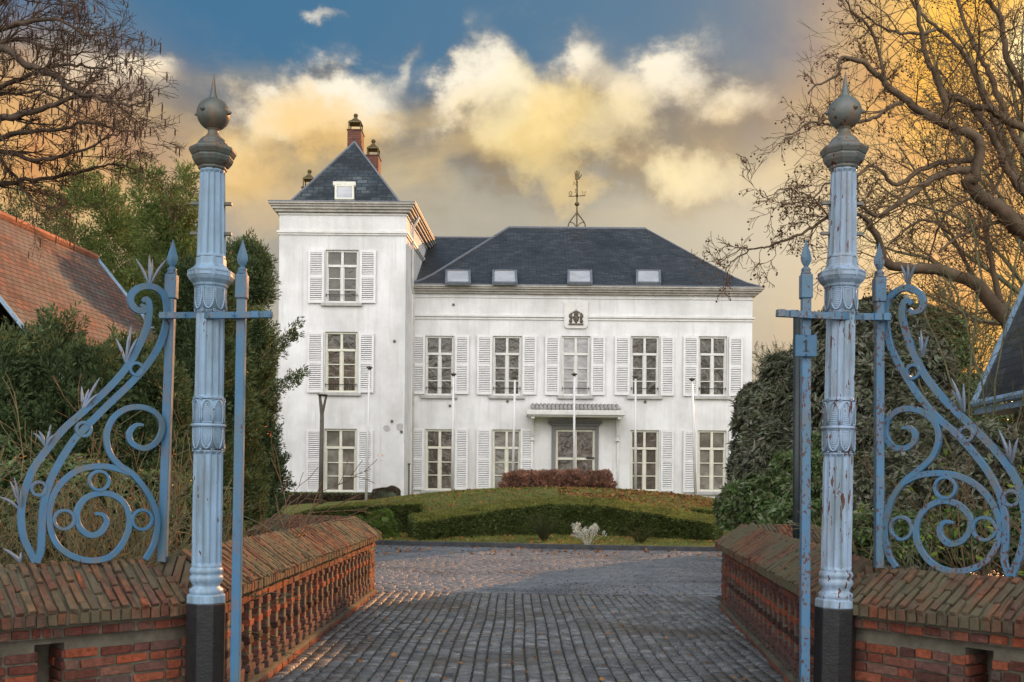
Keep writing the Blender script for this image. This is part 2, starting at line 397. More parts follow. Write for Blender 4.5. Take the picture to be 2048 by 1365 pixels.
def roofmat(name, cols, uvscale, w, h, mort=(.02,.02,.022), big=None, rough=.55, bs=.7):
    m, t, b = newmat(name)
    uv = nd(t, 'ShaderNodeTexCoord').outputs['UV']
    wob = nd(t, 'ShaderNodeTexNoise', {'Vector': uv, 'Scale': 2.0, 'Detail': 3})
    vv = nd(t, 'ShaderNodeVectorMath', {0: uv, 1: nd(t, 'ShaderNodeVectorMath', {0: wob.outputs['Color'], 'Scale': .03}, operation='SCALE').outputs[0]}, operation='ADD').outputs[0]
    br = nd(t, 'ShaderNodeTexBrick', {'Vector': vv, 'Scale': 1.0, 'Mortar Size': h*.07, 'Mortar Smooth': .3, 'Brick Width': w, 'Row Height': h,
            'Color1': (0, 0, 0, 1), 'Color2': (1, 1, 1, 1), 'Mortar': (.5, .5, .5, 1), 'Bias': 0.0}, offset=.5)
    n = len(cols); c = ramp(t, br.outputs['Color'], [(i/(n-1), q) for i, q in enumerate(cols)])
    c = mixc(t, 1.0, c, ramp(t, noise(t, 9, 6, .7, uv), [(.25, .6), (.75, 1.35)]), 'MULTIPLY')
    if big:
        for sc, colb, lo in big:
            c = mixc(t, ramp(t, noise(t, sc, 6, .65, uv), [(lo, 0.0), (lo+.14, .85)]), c, colb)
    c = mixc(t, br.outputs['Fac'], c, mort)
    t.links.new(c, b.inputs['Base Color']); b.inputs['Roughness'].default_value = rough
    # each course rises to its lower edge
    sy = nd(t, 'ShaderNodeSeparateXYZ', {0: vv}).outputs[1]
    saw = mth(t, 'SUBTRACT', 1.0, mth(t, 'FRACT', mth(t, 'DIVIDE', sy, h)))
    hh = mth(t, 'ADD', mth(t, 'MULTIPLY', saw, .8), mth(t, 'MULTIPLY', br.outputs['Fac'], -.7))
    bn = nd(t, 'ShaderNodeBump', {'Height': mth(t, 'ADD', hh, mth(t, 'MULTIPLY', br.outputs['Color'], .35)), 'Strength': bs, 'Distance': .03}); t.links.new(bn.outputs[0], b.inputs['Normal'])
    return m
M_slate = roofmat('slate_roof', [(.027,.028,.032), (.048,.050,.055), (.036,.038,.043), (.072,.076,.083)], 1, .32, .13, big=[(.33, (.018,.019,.023), .50), (.9, (.085,.10,.115), .62)], rough=.5)
M_slate_t = roofmat('tower_slate', [(.026,.034,.040), (.055,.07,.08), (.036,.045,.052), (.10,.12,.13)], 1, .42, .22, big=[(.6, (.016,.018,.018), .44), (1.6, (.075,.085,.065), .58)], rough=.5)
M_tile = roofmat('clay_tile_roof', [(.16,.07,.045), (.085,.055,.045), (.15,.09,.07), (.22,.095,.06), (.12,.10,.09)], 1, .19, .12, mort=(.03,.02,.018), big=[(.42, (.17,.155,.13), .44), (1.1, (.20,.10,.08), .55)], rough=.8, bs=1.0)
def brickwall(name, cols, mort=(.28,.25,.2), w=.22, h=.075):
    return roofmat(name, cols, 1, w, h, mort=mort, rough=.85, bs=.4)
M_brickwall = brickwall('brick_wall', [(.10,.045,.035), (.20,.075,.05), (.14,.055,.04), (.26,.09,.05)])
M_chim = brickwall('chimney_brick', [(.07,.03,.022), (.14,.05,.03), (.10,.038,.026), (.17,.06,.035)], mort=(.10,.05,.04))
def glass(name, dark, pale, lo=.45, wav=.8):
    m, t, b = newmat(name)
    tcv = nd(t, 'ShaderNodeTexCoord').outputs['Object']
    c = ramp(t, noise(t, 1.4, 4, .55, tcv), [(lo, dark), (lo+.22, pale)])
    t.links.new(c, b.inputs['Base Color']); b.inputs['Roughness'].default_value = .03; b.inputs['IOR'].default_value = 1.55
    bn = nd(t, 'ShaderNodeBump', {'Height': noise(t, 3.2, 2, .5, tcv, .6), 'Strength': wav, 'Distance': .06}); t.links.new(bn.outputs[0], b.inputs['Normal'])
    return m
M_glass = glass('window_glass', (.06,.052,.04), (.13,.115,.09), wav=.6)
M_glass_b = glass('ground_floor_glass', (.08,.065,.052), (.17,.145,.12), wav=.5)
M_glass_p = glass('curtained_glass', (.26,.255,.25), (.40,.40,.39), .4, .3)
M_glass_c = glass('net_curtained_glass', (.13,.115,.095), (.27,.25,.21), .42, .3)
M_skyl = glass('skylight_glass', (.42,.42,.43), (.52,.52,.53), .4, .1)  # pale base colour stands in for sky reflected in the glass
M_lead = simple('lead', (.17,.185,.21), .55, .2, 8, .2)
M_vane = simple('verdigris_iron', (.13,.10,.045), .6, .5, 20, .4)
M_dkwood = simple('weathered_wood', (.10,.085,.065), .8, 0, 10, .3)
M_pole = simple('white_pole', (.74,.73,.71), .4, 0, 3, .08)
M_bark = simple('bark', (.085,.058,.038), .9, 0, 5, .4, .8, 30)
M_barkwarm = simple('plane_bark', (.12,.082,.05), .9, 0, 2.2, .5, .8, 25)
M_twig = simple('twig', (.13,.08,.042), .9, 0, 8, .3)
M_twiggreen = simple('olive_twig', (.12,.115,.055), .8, 0, 8, .4)
M_seed = simple('seed_pod', (.11,.055,.03), .9, 0, 30, .3)
M_conif = island_mat('conifer_foliage', [(.07,.115,.03), (.14,.19,.045), (.10,.15,.04), (.18,.22,.06), (.12,.16,.045)], .7, 3, 0, trans=.25)
M_conif_d = island_mat('dark_conifer_foliage', [(.045,.07,.03), (.085,.125,.045), (.06,.095,.035), (.11,.15,.06), (.07,.10,.04)], .7, 3, 0, trans=.2)
M_rhodo = island_mat('rhododendron_leaf', [(.12,.13,.08), (.17,.16,.12), (.11,.14,.07), (.20,.18,.14), (.12,.16,.07), (.17,.14,.10)], .42, 3, 0, trans=.12, spec=.5)
M_laurel = island_mat('laurel_leaf', [(.08,.14,.045), (.12,.19,.055), (.09,.13,.05), (.15,.19,.07), (.14,.13,.08)], .4, 3, 0, trans=.18, spec=.5)
M_yel = island_mat('yellow_green_leaf', [(.24,.30,.04), (.14,.24,.04), (.36,.34,.05)], .6, 3, 0, trans=.35)
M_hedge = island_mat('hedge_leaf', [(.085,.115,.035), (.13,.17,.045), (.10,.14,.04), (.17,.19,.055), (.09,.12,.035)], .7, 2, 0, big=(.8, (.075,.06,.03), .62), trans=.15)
M_hedgetop_lit = island_mat('lit_hedge_top_leaf', [(.19,.20,.045), (.24,.235,.05), (.16,.19,.045), (.27,.20,.055)], .7, 2, 0, trans=.2)  # hedge leaf in lighter colours, painting the light that falls on the tops
M_red = island_mat('red_hedge_leaf', [(.22,.12,.09), (.38,.20,.14), (.28,.17,.13), (.50,.20,.09), (.36,.27,.21), (.18,.085,.06)], .6, 4, 0, trans=.25)
M_brownbush = island_mat('brown_bush_leaf', [(.06,.045,.03), (.09,.07,.04), (.075,.05,.035)], .8, 3, 0)
M_green = island_mat('box_leaf', [(.10,.16,.03), (.15,.22,.04), (.12,.18,.035)], .6, 3, 0, trans=.15)
M_grass = island_mat('grass_blade', [(.15,.20,.035), (.20,.23,.05), (.17,.20,.05), (.25,.22,.06)], .8, 1, 0, trans=.2)
M_under = island_mat('rough_grass', [(.05,.065,.02), (.08,.09,.028), (.065,.07,.03), (.10,.085,.04)], .8, 1, 0, trans=.2)
M_fallen = island_mat('fallen_leaf', [(.34,.13,.035), (.24,.10,.04), (.40,.20,.06), (.18,.09,.05)], .8, 3, 0)
M_whitefl = island_mat('pale_plume', [(.55,.56,.48), (.70,.70,.62), (.42,.45,.36)], .8, 3, 0)
M_yelfl = island_mat('yellow_flower', [(.6,.42,.05), (.7,.5,.08)], .7, 3, 0)
M_orangeb = island_mat('orange_berry', [(.65,.17,.03), (.75,.28,.06)], .5, 3, 0)

# ---------------------------------------------------------------- numpy scatter helpers
def unit(a): return a/np.maximum(np.linalg.norm(a, axis=-1, keepdims=True), 1e-9)
def leaves(pos, direc, L, Wd, seed=0, cup=0.0, lvar=.35):
    """one pointed leaf (quad) per position, pointing along direc"""
    r = np.random.default_rng(seed); n = len(pos)
    d = unit(direc); ref = unit(r.normal(size=(n, 3))); s = unit(np.cross(d, ref)); nn = np.cross(s, d)
    l = (L*(1+lvar*(r.random(n)*2-1)))[:, None]; w = (Wd*(1+lvar*(r.random(n)*2-1)))[:, None]
    a = pos; b = pos + d*l*.45 + s*w/2 + nn*l*cup; c = pos + d*l; e = pos + d*l*.45 - s*w/2 + nn*l*cup
    v = np.stack([a, b, c, e], 1).reshape(-1, 3); f = np.arange(4*n).reshape(n, 4)
    return v, f
def sprays(cen, direc, k, radius, L, Wd, seed=0, flat=.35, back=.3):
    """k leaves round every centre, fanning along direc"""
    r = np.random.default_rng(seed); n = len(cen)
    d = np.repeat(unit(direc), k, 0); p = np.repeat(cen, k, 0)
    off = r.normal(size=(n*k, 3)); t_ = r.random(n*k)[:, None]
    p = p + d*(t_-back)*radius*2 + off*radius*flat*(1.1-t_)
    dd = d*.9 + unit(off)*.75
    return leaves(p, dd, L, Wd, seed+1)
def merge(lst):
    vs, fs, b = [], [], 0
    for v, f in lst: vs.append(v); fs.append(f+b); b += len(v)
    return np.concatenate(vs), np.concatenate(fs)
def lobes_points(lobes, n, seed=0, depth=.35, hole=.0):
    r = np.random.default_rng(seed); lobes = np.array(lobes, dtype=float)
    c, rad = lobes[:, :3], lobes[:, 3:6]
    area = (rad[:, 0]*rad[:, 2]); pk = area/area.sum()
    i = r.choice(len(lobes), n, p=pk); u = unit(r.normal(size=(n, 3))); u[:, 2] = np.where(u[:, 2] < -.6, -u[:, 2], u[:, 2])
    s = 1 - depth*r.random(n)**2
    wob = 1 + .14*np.sin(u[:, 0]*5+i)*np.cos(u[:, 1]*4+i*2) + .08*np.sin(u[:, 2]*11+i*3)
    p = c[i] + u*rad[i]*(s*wob)[:, None]
    keep = np.ones(n, bool)
    for j in range(len(lobes)):
        q = ((p-c[j])/rad[j]); keep &= ~(((q*q).sum(1) < .42) & (i != j))
    nrm = unit(u/rad[i]); return p[keep], nrm[keep]
def core_mesh(lobes, sc=.72, n=10):
    vs, fs, b = [], [], 0
    for k, L_ in enumerate(lobes):
        cx, cy, cz, rx, ry, rz = L_
        th = np.linspace(0.15, math.pi-.15, n); ph = np.linspace(0, 2*math.pi, 2*n, endpoint=False)
        T_, Ph = np.meshgrid(th, ph, indexing='ij')
        w = sc*(1+.12*np.sin(T_*5+k)*np.cos(Ph*3+k))
        v = np.stack([cx+rx*w*np.sin(T_)*np.cos(Ph), cy+ry*w*np.sin(T_)*np.sin(Ph), cz+rz*w*np.cos(T_)], -1).reshape(-1, 3)
        m = 2*n; ii, jj = np.meshgrid(np.arange(n-1), np.arange(m), indexing='ij'); j2 = (jj+1) % m
        f = np.stack([ii*m+jj, (ii+1)*m+jj, (ii+1)*m+j2, ii*m+j2], -1).reshape(-1, 4)
        vs.append(v); fs.append(f+b); b += len(v)
    return np.concatenate(vs), np.concatenate(fs)
def tubes_np(polys, sides=4):
    """polys: list of (pts[n,3], radii[n]) -> one mesh"""
    groups = {}
    for p, r in polys: groups.setdefault(len(p), []).append((p, r))
    out = []
    for n, L_ in groups.items():
        p = np.array([a for a, _ in L_], float); r = np.array([b for _, b in L_], float); K = len(p)
        tg = np.empty_like(p); tg[:, 1:-1] = p[:, 2:]-p[:, :-2]; tg[:, 0] = p[:, 1]-p[:, 0]; tg[:, -1] = p[:, -1]-p[:, -2]; tg = unit(tg)
        main = unit(p[:, -1]-p[:, 0]); ref = np.where(np.abs(main[:, 2:3]) > .75, np.array([[1., 0.1, 0]]), np.array([[0, 0.1, 1.]]))
        x = unit(np.cross(tg, np.repeat(ref[:, None], n, 1))); y = np.cross(tg, x)
        a = np.arange(sides)*2*math.pi/sides
        v = p[:, :, None] + (x[:, :, None]*np.cos(a)[None, None, :, None] + y[:, :, None]*np.sin(a)[None, None, :, None])*r[:, :, None, None]
        idx = np.arange(K*n*sides).reshape(K, n, sides); nx = np.roll(idx, -1, 2)
        f = np.stack([idx[:, :-1], nx[:, :-1], nx[:, 1:], idx[:, 1:]], -1).reshape(-1, 4)
        out.append((v.reshape(-1, 3), f))
    return merge(out)

def grow(polys, tips, p0, d0, length, r0, level, r, droop=0.0, spread=.7, step=None, rmin=.004, kids=(7, 6, 4), up=0.0, lenf=.5, curl=.18):
    n = 7 if level <= 1 else (5 if level == 2 else 4)
    if level >= 3: n = 4
    p = [np.array(p0, float)]; d = np.array(d0, float); d /= np.linalg.norm(d); ds = [d]
    seg = length/(n-1)
    for i in range(n-1):
        d = d + r.normal(size=3)*curl + np.array([0, 0, up-droop*(i/(n-1))]); d /= np.linalg.norm(d)
        p.append(p[-1]+d*seg); ds.append(d)
    p = np.array(p); rad = np.linspace(r0, max(rmin, r0*.35), n); polys.append((p, rad))
    tips.append((p[-1], ds[-1], level))
    if level < len(kids):
        k = max(1, int(round(kids[level]*(0.7+.6*r.random()))))
        for j in range(k):
            f = .18 + .8*(j+r.random())/k; f = min(f, .98); q = f*(n-1); i = int(q); w = q-i
            pos = p[i]*(1-w) + p[min(i+1, n-1)]*w; dd = ds[i] + unit(r.normal(size=3))*spread
            grow(polys, tips, pos, dd, length*lenf*(1.15-.55*f)*(.7+.6*r.random()), max(rmin, rad[i]*.55), level+1, r, droop, spread, step, rmin, kids, up, lenf, curl)

def limb(polys, tips, pts, r0, r1, r, every=.3, blen=1.1, kids=(0, 6, 4), droop=.05, spread=.8, rmin=.005, up=0.05, curl=.2, start=.0, lenf=.5):
    q = [np.array(x) for x in spl([Vector(p) for p in pts], 5)]
    q = np.array(q); n = len(q); q[1:-1] += r.normal(size=(n-2, 3))*.012
    rad = np.linspace(r0, r1, n); polys.append((q, rad))
    seg = np.linalg.norm(np.diff(q, axis=0), axis=1); cum = np.concatenate([[0], np.cumsum(seg)]); T_ = cum[-1]
    s = start*T_ + every*r.random()
    while s < T_:
        i = min(np.searchsorted(cum, s)-1, n-2); i = max(i, 0); w = (s-cum[i])/max(seg[i], 1e-6); pos = q[i]*(1-w)+q[i+1]*w
        d = unit(q[i+1]-q[i]) + unit(r.normal(size=3))*np.array([1, 1.0, 1])*spread
        grow(polys, tips, pos, d, blen*(.5+r.random()), max(rmin, min(rad[i]*.4, .017)), 1, r, droop, .75, None, rmin, kids, up, lenf, curl)
        s += every*(.5+r.random())
    tips.append((q[-1], unit(q[-1]-q[-2]), 1))

# ================================================================ TERRAIN
KERB = [(-14,31.5),(-9,29.6),(-6,28.1),(-3.6,27.0),(-.3,26.2),(2.4,25.7),(5.15,25.3),(8,25.4),(11,26.4),(15,29)]
kx = np.array([a for a, _ in KERB], float); ky = np.array([b for _, b in KERB], float)
def kerb_y(x): return np.interp(x, kx, ky)
HEDGE = [(-2.55,27.9),(-1.9,28.3),(-.9,29.2),(.4,30.2),(1.7,30.6),(3.0,30.2),(4.2,29.2),(5.0,28.4),(5.45,27.9)]
hx = np.array([a for a, _ in HEDGE]); hy = np.array([b for _, b in HEDGE])
HEDGE2 = [(-9.2,36.2),(-7.4,34.2),(-5.6,32.6),(-4.2,31.4),(-3.2,30.9),(-2.75,30.9)]
def front_y(x):   # where the mound starts
    x = np.asarray(x, float)
    a = np.interp(x, [-14,-9.2,-7.4,-5.6,-4.2,-3.0,-2.55,-1.9,-.9,.4,1.7,3.0,4.2,5.0,5.45,7,9,14], [39,36.6,34.8,33.4,32.2,31.6,28.8,29.2,30.0,31.0,31.4,31.0,30.0,29.2,28.8,29.6,30.5,34])
    return a
def sm(t_): t_ = np.clip(t_, 0, 1); return t_*t_*(3-2*t_)
def mound(x, y):
    x = np.asarray(x, float); y = np.asarray(y, float)
    a = .55 + .175*(y-28); a = np.minimum(a, 1.5)
    a = a - .0125*(x-1.6)**2*sm((y-28)/6)*1.0
    a = np.maximum(a, .25+.04*(y-28)*0)
    back = sm((y-35.5)/4.5); return a*(1-back) + 1.06*back
def ground_z(x, y):
    x = np.asarray(x, float); y = np.asarray(y, float)
    k = sm((y-front_y(x))/.6); g0 = .10*sm((y-kerb_y(x)-.2)/1.5)
    wide = sm((np.abs(x-1)-11)/6); m_ = mound(x, y)*(1-wide) + wide*1.06*sm((y-30)/12)
    z = g0*(1-k) + m_*k
    z = np.where(y > 60, 1.06*(1-k*0), z)
    return z
xs = np.concatenate([-np.geomspace(900, 22, 14), np.arange(-20, 20.01, .3), np.geomspace(22, 900, 14)])
ys = np.concatenate([[-900,-300,-100,-40,-15], np.arange(-6, 24, 1.5), np.arange(24, 44, .25), np.arange(44.5, 62, 1.5), np.geomspace(64, 1500, 12)])
GX, GY = np.meshgrid(xs, ys, indexing='ij'); GZ = ground_z(GX, GY)
# ground under the paving stays a little below it
pave_mask = (GY < kerb_y(GX)+.05) & (GY > -8)
GZ = np.where(pave_mask, -.06, GZ)
nx_, ny_ = GX.shape
idx = np.arange(nx_*ny_).reshape(nx_, ny_)
gf = np.stack([idx[:-1, :-1], idx[1:, :-1], idx[1:, 1:], idx[:-1, 1:]], -1).reshape(-1, 4)
def groundmat():
    m, t, b = newmat('lawn_ground')
    tcv = nd(t, 'ShaderNodeTexCoord').outputs['Object']
    c = ramp(t, noise(t, 1.1, 7, .7, tcv), [(.3, (.10,.125,.03)), (.5, (.16,.17,.04)), (.7, (.22,.17,.055))])
    c = mixc(t, ramp(t, noise(t, 11, 5, .7, tcv), [(.58, 0.0), (.66, .8)]), c, (.26,.12,.035))
    c = mixc(t, 1.0, c, ramp(t, noise(t, 45, 4, .7, tcv), [(.3, .5), (.7, 1.5)]), 'MULTIPLY')
    t.links.new(c, b.inputs['Base Color']); b.inputs['Roughness'].default_value = .95
    bn = nd(t, 'ShaderNodeBump', {'Height': noise(t, 25, 5, .7, tcv), 'Strength': 1.0, 'Distance': .05}); t.links.new(bn.outputs[0], b.inputs['Normal'])
    return m
M_ground = groundmat()
o = build_np('lawn', np.stack([GX, GY, GZ], -1).reshape(-1, 3), gf, M_ground, smooth=True); tag(o, kind='structure')

# driveway bed (joint sand) and the setts on it
bedx = np.linspace(-14, 15, 60); bv = []; 
for x in bedx: bv += [(x, -8, -.012), (x, float(kerb_y(x))-.02, -.012)]
bf = [(2*i, 2*i+2, 2*i+3, 2*i+1) for i in range(len(bedx)-1)]
o = build_np('driveway', bv, bf, M_joint); tag(o, kind='structure')
def setts(name, x0, x1, y0, y1, wx, ly, wob, relief, seed, inside, mat, swap=False):
    if swap: x0, x1, y0, y1 = y0, y1, x0, x1
    r = np.random.default_rng(seed); V, Fc = [], []; n = 0; col = 0; x = x0
    C0, SX, SY = [], [], []
    while x < x1:
        w = wx*(.9+.2*r.random()); y = y0 + r.random()*ly
        while y < y1:
            l = ly*(.8+.45*r.random()); cy = y+l/2; cx = x+w/2+wob*(math.sin(cy*.55+x*.4)+.4*math.sin(cy*1.7+x))
            if swap:
                if inside(cy, cx): C0.append((cy, cx)); SX.append(l); SY.append(w)
            elif inside(cx, cy): C0.append((cx, cy)); SX.append(w); SY.append(l)
            y += l
        x += w
    C0 = np.array(C0); SX = np.array(SX); SY = np.array(SY); n = len(C0)
    gx = .004+.006*r.random(n); gy = .004+.006*r.random(n); hz = relief*(r.random(n)-.5); tilt = r.normal(size=(n, 2))*relief*.35
    yaw = r.normal(size=n)*.025
    ring = []
    for (sx, sy, ins, z) in [(-1,-1,0,-.02),(1,-1,0,-.02),(1,1,0,-.02),(-1,1,0,-.02),(-1,-1,1,0),(1,-1,1,0),(1,1,1,0),(-1,1,1,0)]:
        ax = sx*(SX/2-gx-ins*.009); ay = sy*(SY/2-gy-ins*.009)
        px_ = C0[:, 0]+ax*np.cos(yaw)-ay*np.sin(yaw); py_ = C0[:, 1]+ax*np.sin(yaw)+ay*np.cos(yaw)
        pz_ = (np.full(n, z) if ins == 0 else .004+hz+sx*tilt[:, 0]+sy*tilt[:, 1]) + .012*np.sin(C0[:, 0]*1.1)*np.sin(C0[:, 1]*.7)
        ring.append(np.stack([px_, py_, pz_], 1))
    V = np.stack(ring, 1).reshape(-1, 3); b = (np.arange(n)*8)[:, None, None]
    fq = np.array([(4,5,6,7),(0,1,5,4),(1,2,6,5),(2,3,7,6),(3,0,4,7)])[None]
    o = build_np(name, V, (b+fq).reshape(-1, 4), mat); tag(o, kind='structure'); return o
def in_bridge(x, y): return (-2.06 < x < 2.42+.086*(y-8.4) and y < 15.2)
setts('bridge_paving', -2.2, 3.2, 4.6, 15.2, .118, .088, .016, .012, 3, in_bridge, M_stone)
setts('forecourt_paving', -8.5, 9.5, 15.2, 29, .12, .19, .03, .0016, 4, lambda x, y: y > 15.2 and y < kerb_y(x)-.05, M_stone2, True)
kb = MB(); kp = spl([Vector((a, b+.07, .045)) for a, b in KERB], 8)
kb.strip(kp, .15, .15, Vector((0, 0, 1)))
tag(kb.build('kerb', M_kerb, bevel=.015), kind='structure')

# ================================================================ PARAPETS
def brick_box(mb, c, ax, ay, az, sx, sy, sz, r, jit=.003):
    c = c + Vector((r.normal()*jit, r.normal()*jit, r.normal()*jit))
    sx, sy, sz = (q*(1+r.normal()*.015) for q in (sx, sy, sz))
    vs = []
    for k in ((-1,-1,-1),(1,-1,-1),(1,1,-1),(-1,1,-1),(-1,-1,1),(1,-1,1),(1,1,1),(-1,1,1)):
        j = Vector((r.normal(), r.normal(), r.normal()))*jit*.7
        vs.append(c + ax*(k[0]*sx/2) + ay*(k[1]*sy/2) + az*(k[2]*sz/2) + j)
    mb.add(vs, [(0,3,2,1),(4,5,6,7),(0,1,5,4),(1,2,6,5),(2,3,7,6),(3,0,4,7)])
UP = Vector((0, 0, 1))
def coping(a, b, half, zr, ze, parent, seed, ha=0.0, hb=0.0, row=.2, name='coping', step=.062, under=.075):
    """pitched brick coping along ridge a->b; ha/hb: how far the ridge stops short of the ends (hip)"""
    r = np.random.default_rng(seed); a = Vector((a[0], a[1], 0)); b = Vector((b[0], b[1], 0)); L = (b-a).length
    d = (b-a)/L; s = d.cross(UP)
    br = MB(); mo = MB()
    # mortar body (prism with hipped ends)
    lo = ze-.006; e = .012
    A = [a+s*(half-e)+UP*lo, b+s*(half-e)+UP*lo, b-s*(half-e)+UP*lo, a-s*(half-e)+UP*lo]
    r0 = a+d*ha+UP*(zr-e); r1 = b-d*hb+UP*(zr-e)
    A2 = [p-UP*under for p in A]
    mo.add(A+[r0, r1]+A2, [(0,1,5,4),(2,3,4,5),(1,2,5),(3,0,4),(6,9,8,7),(0,6,7,1),(1,7,8,2),(2,8,9,3),(3,9,6,0)])
    for side in (1, -1):
        sl = (s*side*half + UP*(ze-zr)); SL = sl.length; sl = sl/SL; nr = d.cross(sl)*(1 if side < 0 else -1)
        if nr.z < 0: nr = -nr
        k = int(L/step); st = L/k
        for i in range(k):
            t0 = (i+.5)*st; off = (i % 3)*row*.34; q = -off
            while q < SL:
                q0, q1 = max(q, 0), min(q+row-.012, SL+.012)
                # clip on the hips
                mx = 1.0
                if ha > 0 and t0 < ha: q0 = max(q0, SL*(1-t0/ha))
                if hb > 0 and L-t0 < hb: q0 = max(q0, SL*(1-(L-t0)/hb))
                if q1-q0 > .03:
                    c = a+d*t0+UP*zr+sl*((q0+q1)/2)+nr*.002
                    brick_box(br, c, d, sl, nr, st-.019-.010*r.random(), q1-q0, .03, r, .0045)
                q += row
        # brick ends under the edge
        for i in range(k):
            c = a+d*((i+.5)*st)+s*side*(half-.03)+UP*(ze-under/2-.006)
            brick_box(br, c, d, s, UP, st-.012, .075, under-.006, r, .003)
    for hp, e0, dd in ((ha, a, -d), (hb, b, d)):
        if hp > 0:
            k = int(2*half/step); st = 2*half/k
            for i in range(k):
                t0 = -half+(i+.5)*st; f = 1-abs(t0)/half
                top = e0 - dd*hp*f*1.0 + s*t0 + UP*(ze+(zr-ze)*f); bot = e0 + s*t0 + UP*ze
                v = top-bot; l = v.length
                if l > .05:
                    v /= l; nr = s.cross(v); nr = nr if nr.z > 0 else -nr; m = max(1, round(l/row)); 
                    for j in range(m):
                        brick_box(br, bot+v*(l*(j+.5)/m)+nr*.002, s, v, nr, st-.013, l/m-.012, .03, r, .003)
    o1 = br.build(name, M_cap, parent, bevel=.004); mo.build('coping_mortar', M_mortar_moss, o1 if False else parent)
    return o1
def masonry(p, q, z0, z1, parent, seed, name='brickwork', off=.0, mat=None, bl=.20, bh=.052, jt=.013, thick=.03, skip=None):
    """visible face of coursed brickwork from p to q (outward normal to the right-hand side of p->q reversed)"""
    r = np.random.default_rng(seed); p = Vector((p[0], p[1], 0)); q = Vector((q[0], q[1], 0)); L = (q-p).length; d = (q-p)/L
    n = Vector((d.y, -d.x, 0)); mb = MB(); z = z0; k = 0
    while z+bh <= z1+.001:
        t0 = -(bl+jt)/2*(k % 2) - (.05*r.random())
        while t0 < L:
            bw = bl if r.random() > .35 else bl*.48
            a0, a1 = max(t0, 0), min(t0+bw, L)
            if a1-a0 > .03 and not (skip and skip((a0+a1)/2, z)):
                brick_box(mb, p+d*((a0+a1)/2)+UP*(z+bh/2)+n*(off-thick/2+.006+abs(r.normal())*.002), d, n, UP, a1-a0, thick, bh, r, .0028)
            t0 += bw+jt
        z += bh+jt; k += 1
    return mb.build(name, mat or M_brick, parent, bevel=.006, seg=2)
def slab(mb, p, q, t0, t1, z0, z1):
    """block along p->q between offsets t0..t1 of the right-hand normal"""
    p = Vector((p[0], p[1], 0)); q = Vector((q[0], q[1], 0)); d = (q-p).normalized(); n = Vector((d.y, -d.x, 0))
    mb.hexa([p+n*t0+UP*z0, q+n*t0+UP*z0, q+n*t1+UP*z0, p+n*t1+UP*z0], [p+n*t0+UP*z1, q+n*t0+UP*z1, q+n*t1+UP*z1, p+n*t1+UP*z1])

def long_wall(t_, a, b, half, zr, ze, side, seed, nbal, endp=.55):
    """bridge side: a near, b far, side=+1 visible face is on +x side of the wall"""
    coping(a, b, half, zr, ze, t_, seed, ha=.22, hb=0.30)
    A, B = (a, b) if side > 0 else (b, a)       # right-hand normal of A->B points to the road
    A = Vector((A[0], A[1], 0)); B = Vector((B[0], B[1], 0)); L = (B-A).length; d = (B-A)/L; n = Vector((d.y, -d.x, 0))
    f = half-.09
    mo = MB(); bkw = MB(); slab(bkw, A, B, -f, f-.24, -.3, ze-.08); bkw.build('back_wall', M_brickwall, t_, uv=True)
    slab(mo, A, B, f-.238, f-.006, ze-.19, ze-.079)          # header band mass
    slab(mo, A, B, f-.238, f+.03, -.3, .07)            # plinth
    E = B if side > 0 else A                            # far end is B when side>0
    e0, e1 = (L-endp, L) if side > 0 else (0, endp)
    slab(mo, A+d*e0, A+d*e1, f-.238, f-.006, .07, ze-.185)
    mo.build('wall_core', M_mortar_moss, t_)
    masonry(A, B, ze-.19, ze-.085, t_, seed+1, 'brick_band', off=f)
    masonry(A+d*e0, A+d*e1, .075, ze-.2, t_, seed+2, 'end_pier', off=f)
    masonry(A, B, -.01, .065, t_, seed+5, 'plinth_course', off=f+.03)
    # end face (short side seen from the road beyond)
    r = np.random.default_rng(seed+3)
    u0, u1 = (0.15, L-endp) if side > 0 else (endp, L-.15)
    for i in range(nbal):
        c = A + d*(u0+(u1-u0)*(i+.5)/nbal) + n*(f-.05)
        mb = MB(); z = .075; k = 0
        while z < ze-.24:
            wd = (.13 if k % 2 == 0 else .095); h = .056
            if z < .16: wd = .165
            brick_box(mb, c+UP*(z+h/2), d, n, UP, wd, wd*.7, h, r, .004)
            z += h+.012; k += 1
        mb.build('baluster', M_brick, t_, bevel=.006)
        mb = MB(); mb.cbox(c+UP*(ze-.2+.07)/2+UP*0, (.075, .075, ze-.26), Matrix.Rotation(math.atan2(d.y, d.x), 3, 'Z'))
        mb.build('mortar_core', M_mortar, t_)
